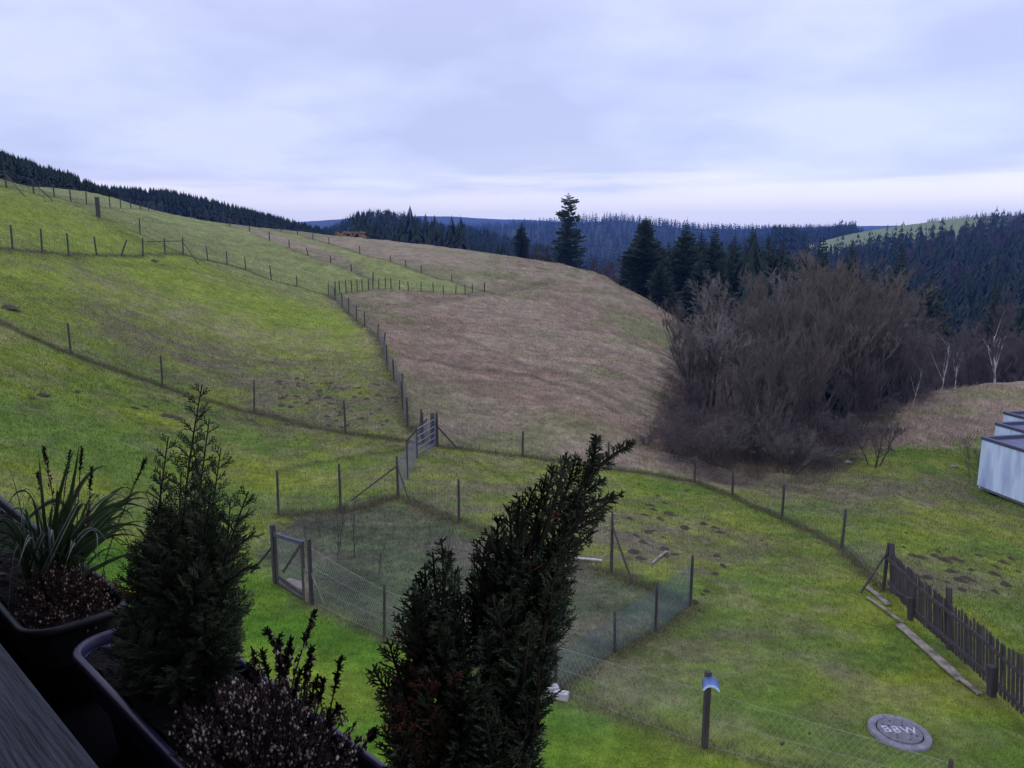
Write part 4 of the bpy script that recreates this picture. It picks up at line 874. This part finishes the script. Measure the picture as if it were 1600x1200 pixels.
# ------------------------------------------------------------------ log pile on the ridge
def log_pile():
    p = at_d(546, 132); p[2] = zg(p[0], p[1]); r = empty('log_pile', tuple(p)); tag(r, 'pile of brown logs on the hilltop skyline in front of the forest', 'log pile')
    for i in range(46):
        row = int(i/12); x = -2.6+(i % 12)*.45+row*.22+random.uniform(-.1, .1); z = .2+row*.34; m = MB(); a = random.gauss(0, .12)
        m.tubes([(x-a, -1.2, z)], [(x+a, 1.2, z+random.uniform(-.05, .1))], .19, .17, 8); k = 8
        t = np.arange(k)*2*math.pi/k; m.add(np.stack([.19*np.cos(t)+x-a, np.full(k, -1.205), .19*np.sin(t)+z], 1), np.array([range(k)])); 
        if row > 0 and random.random() < .25: continue
        m.build('log', M['log'], r)
log_pile()

# ------------------------------------------------------------------ saplings and brush pile in enclosure
def saplings():
    for i, (px, py, top, kind, lab) in enumerate(((537, 868, 755, 2, 'bare multi stemmed young fruit bush in the enclosure'), (500, 838, 780, 1, 'thin bare sapling behind the gate frame'), (478, 845, 790, 1, 'very thin bare sapling close to the gate post'),
                                               (592, 905, 835, 1, 'thin bare sapling in the middle of the enclosure'), (700, 880, 800, 1, 'thin bare sapling near the dark cypress'))):
        p = G(px, py); p[2] = zg(p[0], p[1]); h = topz(p, top)-p[2]
        ms = tree_meshes(bare_tree(2, 60+i, 3 if kind == 2 else 1, .3, 3, .016, .5, nchild=(2, 4), twig_r=.003), 'bark', 'twig'); place_tree(ms, p[0], p[1], p[2], h/2, i, lab, 'sapling', None, 'sapling')
    def brush(px, py, wd, n, lab, L0=.8, mat='twig'):
        p = G(px, py); p[2] = zg(p[0], p[1]); m = MB(); A = []; B = []
        for i in range(n):
            a = random.uniform(0, 6.3); c = np.array([random.gauss(0, wd), random.gauss(0, wd*.6), random.uniform(.0, .22)]); L = random.uniform(.3, 1)*L0
            q = c; d = np.array([math.cos(a), math.sin(a), random.uniform(-.05, .35)])
            for k in range(4): d = d+rng.normal(0, .25, 3)*[1, 1, .5]; q2 = q+norm(d)*L/4; A.append(q); B.append(q2); q = q2
        m.tubes(np.array(A), np.array(B), .006, .004, 3); o = m.build('brush_pile', M[mat], None, loc=tuple(p)); tag(o, lab, 'brush pile')
    brush(532, 918, .35, 90, 'pile of pale cut twigs inside the enclosure near the gate')
    brush(505, 822, .5, 120, 'dark heap of prunings at the back of the enclosure', .6, 'twigp')
    p = G(607, 836)
    # white pebbles scattered near the fence post
    for i in range(46):
        px = 945+random.gauss(0, 14); py = 818+random.gauss(0, 13); q = G(px, py)
        k = 7; t = np.arange(k)*2*math.pi/k; s = random.uniform(.012, .024); V = np.concatenate([np.stack([np.cos(t)*s, np.sin(t)*s, np.zeros(k)], 1), [[0, 0, s]], [[0, 0, -s]]]); T = np.array([[j, (j+1) % k, k] for j in range(k)]+[[(j+1) % k, j, k+1] for j in range(k)])
        o = link('pebble', mesh('pebble', V, T, M['block']), None, (q[0], q[1], zg(q[0], q[1])+.03)); tag(o, 'white pebble in the bare patch behind the cypress tip', 'pebble', 'white pebbles in the bare patch')
saplings()

# ------------------------------------------------------------------ balcony, rail, planters
AX = np.array([.72, -.694, 0]); NX = np.array([.694, .72, 0]); BRZ = math.atan2(AX[1], AX[0])
RIMZ = CAMZ-.70
def loc(a, n, z=0.): return AX*a+NX*n+np.array([0, 0, z])
def balcony():
    r = empty('balcony', tuple(loc(-1, 0, 6.5)), BRZ); tag(r, 'weathered grey wooden balcony rail in the lower left corner', 'balcony')
    def bx(n, a0, a1, n0, n1, z0, z1, m_, parent=r):
        q = MB(); q.box(((a0+a1)/2+1, (n0+n1)/2, (z0+z1)/2-6.5), (a1-a0, n1-n0, z1-z0)); return q.build(n, M[m_], parent)
    o = bx('handrail', -3.4, 1.6, .115, .268, CAMZ-.665, CAMZ-.62, 'rail')
    bv = o.modifiers.new('bevel', 'BEVEL'); bv.width = .006; bv.segments = 3
    bx('lower_board', -3.4, 1.6, .20, .225, CAMZ-1.45, CAMZ-.67, 'darkwood')
    bx('planter_shelf', -3.4, 1.6, .26, .66, CAMZ-.93, CAMZ-.90, 'black')  # shelf coloured near-black, painting the deep shade between rail and planters
    bx('floor', -3.4, 2.6, -1.6, .24, CAMZ-1.65, CAMZ-1.5, 'darkwood')
    bx('roof', -3.9, 3.0, -1.75, .72, CAMZ+1.35, CAMZ+1.5, 'darkwood')  # unseen roof, put overhead and sized for the shade on the planters
    bx('house_wall', -3.4, 4.0, -1.9, -1.75, 0, CAMZ+1.35, 'house'); bx('lower_wall', -3.4, 4.0, -.1, .0, 0, CAMZ-1.66, 'house')
balcony()
def planter(a0, a1, n0, n1, mat, label):
    r = empty('flower_box', tuple(loc((a0+a1)/2, (n0+n1)/2, RIMZ-.19)), BRZ); tag(r, label, 'flower box'); L, Wd = a1-a0, n1-n0
    def loop(l, w_, rad, z, k=7):
        P = []
        for cx, cy, t0 in ((l/2-rad, w_/2-rad, 0), (-l/2+rad, w_/2-rad, 90), (-l/2+rad, -w_/2+rad, 180), (l/2-rad, -w_/2+rad, 270)):
            for j in range(k+1): t = math.radians(t0+90*j/k); P.append((cx+rad*math.cos(t), cy+rad*math.sin(t), z))
        return P
    prof = [(-.05, .0, .03), (-.03, .165, .045), (-.006, .172, .055), (.000, .178, .06), (.001, .186, .06), (-.003, .191, .058), (-.009, .1915, .052), (-.013, .187, .048), (-.014, .172, .045), (-.024, .10, .04)]
    loops = [loop(L+o*2, Wd+o*2, rad, z) for o, z, rad in prof]; k = len(loops[0]); V = np.concatenate([np.array(l) for l in loops]); Q = [[i*k+j, i*k+(j+1) % k, (i+1)*k+(j+1) % k, (i+1)*k+j] for i in range(len(loops)-1) for j in range(k)]
    m = MB(); m.add(V, [np.array(Q), np.array([list(range(k))[::-1]])]); m.build('box', M[mat], r, True)
    # soil with crumbs
    nx, ny = 60, 16; X, Y = np.meshgrid(np.linspace(-L/2+.022, L/2-.022, nx), np.linspace(-Wd/2+.022, Wd/2-.022, ny)); Z = .174+(fbm(X.ravel()*40, Y.ravel()*40, 3, 4)-.5)*.03
    i, j = np.meshgrid(np.arange(ny-1), np.arange(nx-1), indexing='ij'); a = (i*nx+j).ravel(); m = MB(); m.add(np.stack([X.ravel(), Y.ravel(), Z], 1), np.stack([a, a+1, a+nx+1, a+nx], 1)); s = m.build('soil', M['pot_soil'], r); tag(s, kind=None)
    return r
planter(-1.46, -.46, .375, .575, 'pot', 'purple grey plastic flower box holding the heather and both dark cypresses')
planter(-2.56, -1.53, .335, .53, 'pot2', 'black flower box with striped sedge and brown heather in the far left')

def cypress(base, leaders, name, label, seed, dens=1.0, browns=(), tw=.007, thin=False):
    """leaders: (start point, tip point, side length, count)"""
    rg = np.random.default_rng(seed); A = []; B = []; RA = []; RB = []; CC = []; SA = []; SB = []; SR = []
    green = C_(.045, .060, .034); tipc = C_(.085, .110, .058); br = C_(.130, .062, .036)
    def unit(v): return v/(np.linalg.norm(v)+1e-9)
    for ld in leaders:
        p0, p1, side, n = ld[:4]; bp = ld[4] if len(ld) > 4 else .006
        p0 = np.array(p0); p1 = np.array(p1); ax = p1-p0; L = np.linalg.norm(ax); ax = ax/L; bend = rg.normal(0, .04, 3)*L
        pos = lambda t: p0+(p1-p0)*t+bend*math.sin(t*math.pi)
        ts = np.linspace(0, 1, 9); pp = np.array([pos(t) for t in ts]); SA += list(pp[:-1]); SB += list(pp[1:]); SR += [.0035*(1-.75*t) for t in ts[:-1]]
        view = unit(np.array([p0[0], p0[1], 0.])+rg.normal(0, .35, 3)); sd = unit(np.cross(ax, view)); nrm = np.cross(ax, sd)
        for k in range(n):
            t = .08+.90*(k+rg.uniform(0, 1))/n; b = pos(t); sgn = 1 if k % 2 else -1; l = side*(1-t)**.6*rg.uniform(.6, 1.15)*min(1, .45+t*2)+(.002 if thin else .007)
            d = unit(ax*rg.uniform(.7, 1.1)+sd*sgn*rg.uniform(.55, 1.)+nrm*rg.normal(0, .55)); up = np.array([0, 0, .35]); nn = unit(np.cross(d, sd+nrm*rg.normal(0, .6))); s2 = np.cross(d, nn)
            m = max(2, int(l/.0048*dens)); q = b; brown = rg.uniform() < bp
            for i in range(m):
                d = unit(d+up*.05); q2 = q+d*l/m; f = i/m
                cc = (br if brown else green*(1-f*.5)+tipc*f*.5)*rg.uniform(.6, 1.4)
                A.append(q); B.append(q2); RA.append(.0011); RB.append(.0010); CC.append(cc)
                ll = (min(tw, side*.35)*(1.35 if side > .048 else 1)*(1-f*.6)+(.0012 if thin else .003))*rg.uniform(.7, 1.3)
                for sg2 in (-1, 1):
                    e = unit(d*rg.uniform(.8, 1.2)+s2*sg2*.75+nn*rg.normal(0, .22)); q3 = q2+e*ll; A.append(q2); B.append(q3); RA.append(.0010); RB.append(.0006); CC.append(cc*rg.uniform(.75, 1.5))
                    if ll > .007:
                        e2 = unit(e+s2*sg2*-.6+d*.3); q4 = q2+e*ll*.5; A.append(q4); B.append(q4+e2*ll*.45); RA.append(.0009); RB.append(.0005); CC.append(cc)
                q = q2
    r = empty(name, tuple(base)); tag(r, label, 'conifer')
    A = np.array(A); B = np.array(B); V, Q = frusta(A-base, B-base, np.array(RA), np.array(RB), 3); c = np.repeat(np.array(CC), 6, 0)
    link('foliage', mesh('foliage', V, Q, M['cypress'], False, c), r)
    m = MB(); SA = np.array(SA); SB = np.array(SB); SR = np.array(SR); m.tubes(SA-base, SB-base, SR, SR*.9, 5); m.build('stem', M['stem'], r)
    return len(A)
def cyp1():
    base = loc(-1.2, .475, RIMZ-.05); rg = np.random.default_rng(3)
    def tip(px, py, dd=0.): return from_d(px, py, 1.24+dd)
    L = []
    for (px, py, dd, side, n) in ((316,600,0,.050,44),(327,655,.03,.045,34),(263,682,-.02,.045,34),(300,690,.03,.05,36),(345,700,.05,.05,34),(250,735,.03,.04,30),(283,740,-.05,.055,34),(388,768,-.08,.055,36),(360,780,.0,.055,34),(240,790,.05,.045,32),(305,760,.06,.06,36),(330,770,-.08,.06,36),(250,800,-.08,.06,34),(400,830,-.03,.06,34),(375,850,.07,.06,34),(205,850,0,.06,32),(195,905,-.04,.06,34),(395,880,-.08,.055,34),(385,930,-.02,.06,34),(200,960,-.07,.06,34),(370,975,-.04,.055,30)):
        L.append((base+np.array([rg.normal(0, .02), rg.normal(0, .02), rg.uniform(.0, .12)]), tip(px, py, dd), side, n))
    for i in range(110):   # body of the bush
        t = rg.uniform(0, 1); wpx = np.interp(t, [0, .25, .5, .8, 1], [45, 80, 86, 88, 75]); cx = np.interp(t, [0, 1], [298, 275]); py = 790+265*t
        px = cx+rg.uniform(-1, 1)*wpx; q = tip(px, py, rg.uniform(-.10, .10)); s = base+np.array([0, 0, max(0, (q[2]-base[2])*.35)])+(q-base)*np.array([.25, .25, 0]); L.append((s, q, .062, 28))
    print('cyp1', cypress(base, L, 'potted_cypress', 'slim dark cypress with several pointed leaders at the left end of the purple flower box', 5, tw=.0062))
def cyp2():
    base = loc(-.60, .475, RIMZ-.05); rg = np.random.default_rng(4)
    def tip(px, py, dd=0.): return from_d(px, py, .86+dd)
    L = []
    for (px, py, dd, side, n, sx, sy) in ((932,680,0,.012,40,915,760),(990,692,.01,.011,36,912,752),(925,722,0,.016,44,845,885),(900,715,.01,.016,36,862,830),(885,712,-.01,.017,36,845,850),(866,728,.01,.016,34,835,860),(852,748,.0,.018,34,822,880),(834,765,.02,.018,32,812,890),
        (958,778,.0,.014,30,872,830),(972,772,.02,.009,26,885,800),(940,752,.01,.014,30,880,800),(942,805,.02,.016,30,862,850),(928,832,.0,.018,28,850,880),(905,770,.02,.018,34,850,880),(920,790,-.01,.018,32,855,890),(905,850,.03,.022,30,840,920),
        (812,775,-.02,.026,36,795,930),(795,790,.01,.026,34,785,940),(778,810,.02,.026,32,775,950),(822,790,.03,.030,34,805,950),(765,835,.0,.028,30,765,980),(750,870,.01,.03,30,750,1000),(742,905,.0,.03,30,745,1040),
        (690,842,.0,.018,34,688,1000),(676,862,.01,.018,30,682,1010),(664,885,.02,.020,30,676,1030),(703,862,-.03,.018,32,694,1010),(655,905,.02,.022,30,670,1040),(712,890,-.01,.02,30,700,1030),(642,930,.0,.026,30,668,1060),(720,925,.01,.026,30,705,1060),
        (895,880,.0,.03,30,830,980),(888,915,.01,.03,30,825,1010),(875,950,.02,.034,30,815,1050),(866,985,.0,.034,30,810,1080),(860,1020,.02,.034,30,800,1100),(622,965,0,.032,30,665,1100),(608,1005,0,.034,30,660,1130),(583,1046,.01,.022,28,650,1120),(598,1090,-.02,.036,30,660,1180),(848,1060,0,.036,30,785,1150),(830,1110,0,.036,30,775,1190),(600,1140,.0,.038,30,660,1240),(812,1150,.0,.036,30,765,1230)):
        L.append((tip(sx, sy, dd*.5), tip(px, py, dd), side*1.05, int(n*.8), .3 if abs(px-650) < 60 and py > 940 else .01))
    def body(n, rows, los, his, cx, y0, y1):
        for i in range(n):
            py = rg.uniform(y0, y1); lo = np.interp(py, rows, los); hi = np.interp(py, rows, his); px = rg.uniform(lo, hi); q = tip(px, py, rg.uniform(-.07, .08))
            s = tip(px*.6+cx*.4+rg.uniform(-12, 12), py+rg.uniform(70, 140), rg.uniform(-.02, .02)); L.append((s, q, rg.uniform(.026, .044), 22, .45 if math.hypot((px-668)/55, (py-1080)/110) < 1 else .01))
    body(78, [930, 1000, 1060, 1120, 1230], [655, 628, 600, 610, 620], [715, 735, 745, 750, 750], 690, 925, 1235)
    body(112, [820, 900, 980, 1080, 1150, 1230], [775, 752, 745, 740, 735, 730], [862, 880, 868, 845, 815, 790], 800, 835, 1240)
    L.append((tip(700, 1240), tip(686, 930), .01, 14)); L.append((tip(745, 1240), tip(840, 900), .01, 14)); L.append((tip(735, 1240), tip(770, 950), .01, 14))
    L.append((base, tip(735, 1200), .02, 12))
    print('cyp2', cypress(base, L, 'potted_cypress', 'large dark bushy cypress leaning right in the foreground centre', 6, tw=.0056, thin=True))
cyp1(); cyp2()
def cyp3():   # tip of a further shrub at the left picture edge
    base = loc(-1.85, .45, RIMZ-.05); q = from_d(-8, 642, 1.75); L = [(base+np.array([-.25, .1, .1]), q, .04, 36), (base+np.array([-.25, .1, .1]), from_d(-20, 690, 1.75), .05, 30), (base+np.array([-.25, .1, .05]), from_d(-30, 740, 1.8), .05, 30)]
    cypress(base, L, 'potted_cypress', 'dark conifer twig just entering at the left picture edge', 8)
cyp3()

def heather(a, n, ra, rn, h, nst, seed, label, longs=(), tone=(1, 1, 1)):
    rg = np.random.default_rng(seed); base = loc(a, n, RIMZ-.05); A = []; B = []; RR = []; V = []; CC = []
    TA = []; TB = []; TC = []; TR = []
    def stemto(b, tip, flower=True, top=False):
        L = np.linalg.norm(tip-b); bend = rg.normal(0, .05, 3)*L; k = 6; pos = lambda t: b+(tip-b)*t+bend*math.sin(t*math.pi)
        ts = np.linspace(0, 1, k+1); pp = [pos(t) for t in ts]
        for i in range(k): A.append(pp[i]); B.append(pp[i+1]); RR.append(.0011)
        m = int(L/.0042)
        for i in range(m):
            t = .35+.65*i/m; q = pos(t); w_ = rg.uniform() 
            if flower and t > .45 and w_ < .85:
                c = C_(.52, .43, .37) if rg.uniform() < .27 else C_(.060, .034, .032); c = c*rg.uniform(.6, 1.4)*np.array(tone); s = rg.uniform(.0015, .0028)
                d = rg.normal(0, 1, 3); d /= np.linalg.norm(d); q2 = q+d*.004; V.append(np.array([[s, 0, 0], [-s, 0, 0], [0, s, 0], [0, -s, 0], [0, 0, s*1.5], [0, 0, -s*1.5]])+q2); CC.append(c)
            else:
                d = rg.normal(0, 1, 3); d[2] = abs(d[2]); d /= np.linalg.norm(d); TA.append(q); TB.append(q+d*.005); TR.append(.0008); TC.append(C_(.020, .018, .012)*rg.uniform(.6, 1.4))
        if top:   # dark bud cluster at the tip
            ax = (tip-b)/L
            for i in range(60):
                t = 1-.035/L*rg.uniform(0, 1)*1.2; q = pos(t); d = ax*.9+rg.normal(0, .55, 3); d /= np.linalg.norm(d); TA.append(q); TB.append(q+d*rg.uniform(.005, .009)); TR.append(.0016); TC.append(C_(.022, .020, .013)*rg.uniform(.5, 1.4))
    for i in range(nst):
        t = rg.uniform(0, 2*math.pi); q = math.sqrt(rg.uniform(0, 1)); b = base+loc(math.cos(t)*q*ra*.45, math.sin(t)*q*rn*.4, 0); tip = base+loc(math.cos(t)*q*ra, math.sin(t)*q*rn, h*(1-.6*q*q)*rg.uniform(.45, 1.2)); stemto(b, tip)
    for (px, py, d) in longs:
        tip = from_d(px, py, d); stemto(base+(tip-base)*np.array([.35, .35, .1]), tip, flower=rg.uniform() < .5, top=True)
    r = empty('heather', tuple(base)); tag(r, label, 'heather')
    V = np.array(V)-base; n_ = len(V); T = np.array([[0, 2, 4], [2, 1, 4], [1, 3, 4], [3, 0, 4], [2, 0, 5], [1, 2, 5], [3, 1, 5], [0, 3, 5]]); Fc = (T[None]+(np.arange(n_)*6)[:, None, None]).reshape(-1, 3)
    link('flowers', mesh('flowers', V.reshape(-1, 3), Fc, M['heather'], False, np.repeat(np.array(CC), 6, 0)), r)
    m = MB(); m.tubes(np.array(A)-base, np.array(B)-base, np.array(RR), np.array(RR)*.8, 4); m.build('stems', M['stem'], r)
    TA = np.array(TA); TB = np.array(TB); V, Q = frusta(TA-base, TB-base, np.array(TR), np.array(TR)*.5, 3); link('leaves', mesh('leaves', V, Q, M['cypress'], False, np.repeat(np.array(TC), 6, 0)), r)
heather(-.93, .475, .20, .12, .14, 260, 2, 'brown and pale faded heather with dark bud tips in the purple flower box', longs=[(492,958,.98),(487,1012,.98),(416,985,.97),(437,992,.98),(395,1015,.97),(409,1020,.98),(455,1000,1.),(458,1018,.98),(430,1010,.97),(480,1040,.98),(532,1028,.95),(495,1060,.94),(505,1062,.96),(443,1028,1.),(530,1105,.92),(512,1112,.92),(585,1140,.88),(470,1050,1.),(388,1038,1.)])
heather(-1.66, .44, .13, .10, .11, 220, 3, 'reddish brown withered heather below the striped sedge', tone=(.62, .46, .40), longs=[(228,717,1.62),(143,732,1.66),(128,700,1.62),(68,698,1.66),(60,740,1.7),(110,705,1.65)])

def sedge():
    base = loc(-1.78, .43, RIMZ-.04); rg = np.random.default_rng(12); m = MB()
    r = empty('striped_sedge', tuple(base)); tag(r, 'tuft of arching green and white striped leaves in the black flower box', 'potted plant')
    def leaf(p0, p1, p2, w_, pale):
        p0, p1, p2 = map(np.array, (p0, p1, p2)); n = 12; V = []; C = []
        for i in range(n+1):
            t = i/n; p = p0*(1-t)**2+2*p1*t*(1-t)+p2*t*t; d = norm(2*(p1-p0)*(1-t)+2*(p2-p1)*t); s = norm(np.cross(d, np.array([.2, 1, .3]))); w = w_*(1-t**2.2)*(.6+.4*min(1, t*4))+.0003; up_ = norm(np.cross(s, d))
            for k, x in enumerate((-1, -.62, -.3, .3, .62, 1)):
                V.append(p+s*w*x+up_*w*.25*abs(x)-base); C.append(C_(.32, .36, .33)*pale+C_(.030, .060, .016)*(1-pale) if k in (0, 1, 4, 5) and pale > 0 else C_(.030, .062, .016))
        Q = np.array([[i*6+j, i*6+j+1, (i+1)*6+j+1, (i+1)*6+j] for i in range(n) for j in range(5)]); m.add(np.array(V), Q, np.array(C))
    B = lambda: base+np.array([rg.normal(0, .02), rg.normal(0, .02), 0])
    def lf(mid, tip, d=1.75, w_=.0055, pale=.4, d2=None): leaf(B(), from_d(mid[0], mid[1]-18, d-.06), from_d(tip[0], tip[1], d2 or d), w_, pale)
    lf((112, 800), (124, 690), 1.68, .007, .05); lf((150, 690), (0, 860), 1.7, .008, .5); lf((60, 720), (10, 790), 1.75, .005, .3); lf((40, 800), (10, 725), 1.8, .004, .4)
    for (mid, tip, pl) in (((110,740),(170,728),.2),((90,760),(118,700),.1),((140,760),(240,800),.1),((150,780),(235,780),.1),((160,800),(235,830),.1),((150,820),(230,845),.0),((30,700),(32,890),.6),((75,770),(80,880),.8),((140,770),(180,880),.9),((60,790),(28,885),.8),((170,770),(205,850),.4),((130,800),(98,900),.7),((160,780),(150,885),.8),((20,760),(12,975),.7),((40,850),(105,985),.6),((60,900),(100,985),.4),((100,860),(150,885),.2),((0,830),(150,890),.1),((180,760),(210,815),.2),((30,780),(-20,830),.4),((60,750),(60,702),.2),((10,900),(-5,900),.5)):
        lf(mid, tip, rg.uniform(1.62, 1.76), rg.uniform(.004, .0075), pl, 1.48 if tip[1] > 850 else None)
    for i in range(85):
        px = rg.uniform(-20, 240); py = rg.uniform(780, 900); lf((80+(px-80)*.8+rg.normal(0, 12), py-rg.uniform(0, 70)), (px, py), rg.uniform(1.62, 1.85), rg.uniform(.0025, .0055), rg.choice([0, 0, .3, .8]))
    m.build('leaves', M['sedge'], r)
sedge()

# ------------------------------------------------------------------ haze
def haze():
    m = bpy.data.materials.new('haze'); m.use_nodes = True; t = m.node_tree; t.nodes.clear(); out = N(t, 'ShaderNodeOutputMaterial'); v = N(t, 'ShaderNodeVolumePrincipled')
    v.inputs['Color'].default_value = (.17, .36, 1.0, 1); v.inputs['Density'].default_value = .00020; v.inputs['Anisotropy'].default_value = 0.0; t.links.new(v.outputs[0], out.inputs['Volume'])
    b = MB(); b.box((0, 1700, 25), (8400, 4200, 230)); o = b.build('haze', m); tag(o, 'thin blue haze lying over the far hills', 'haze', kind='stuff')
haze()
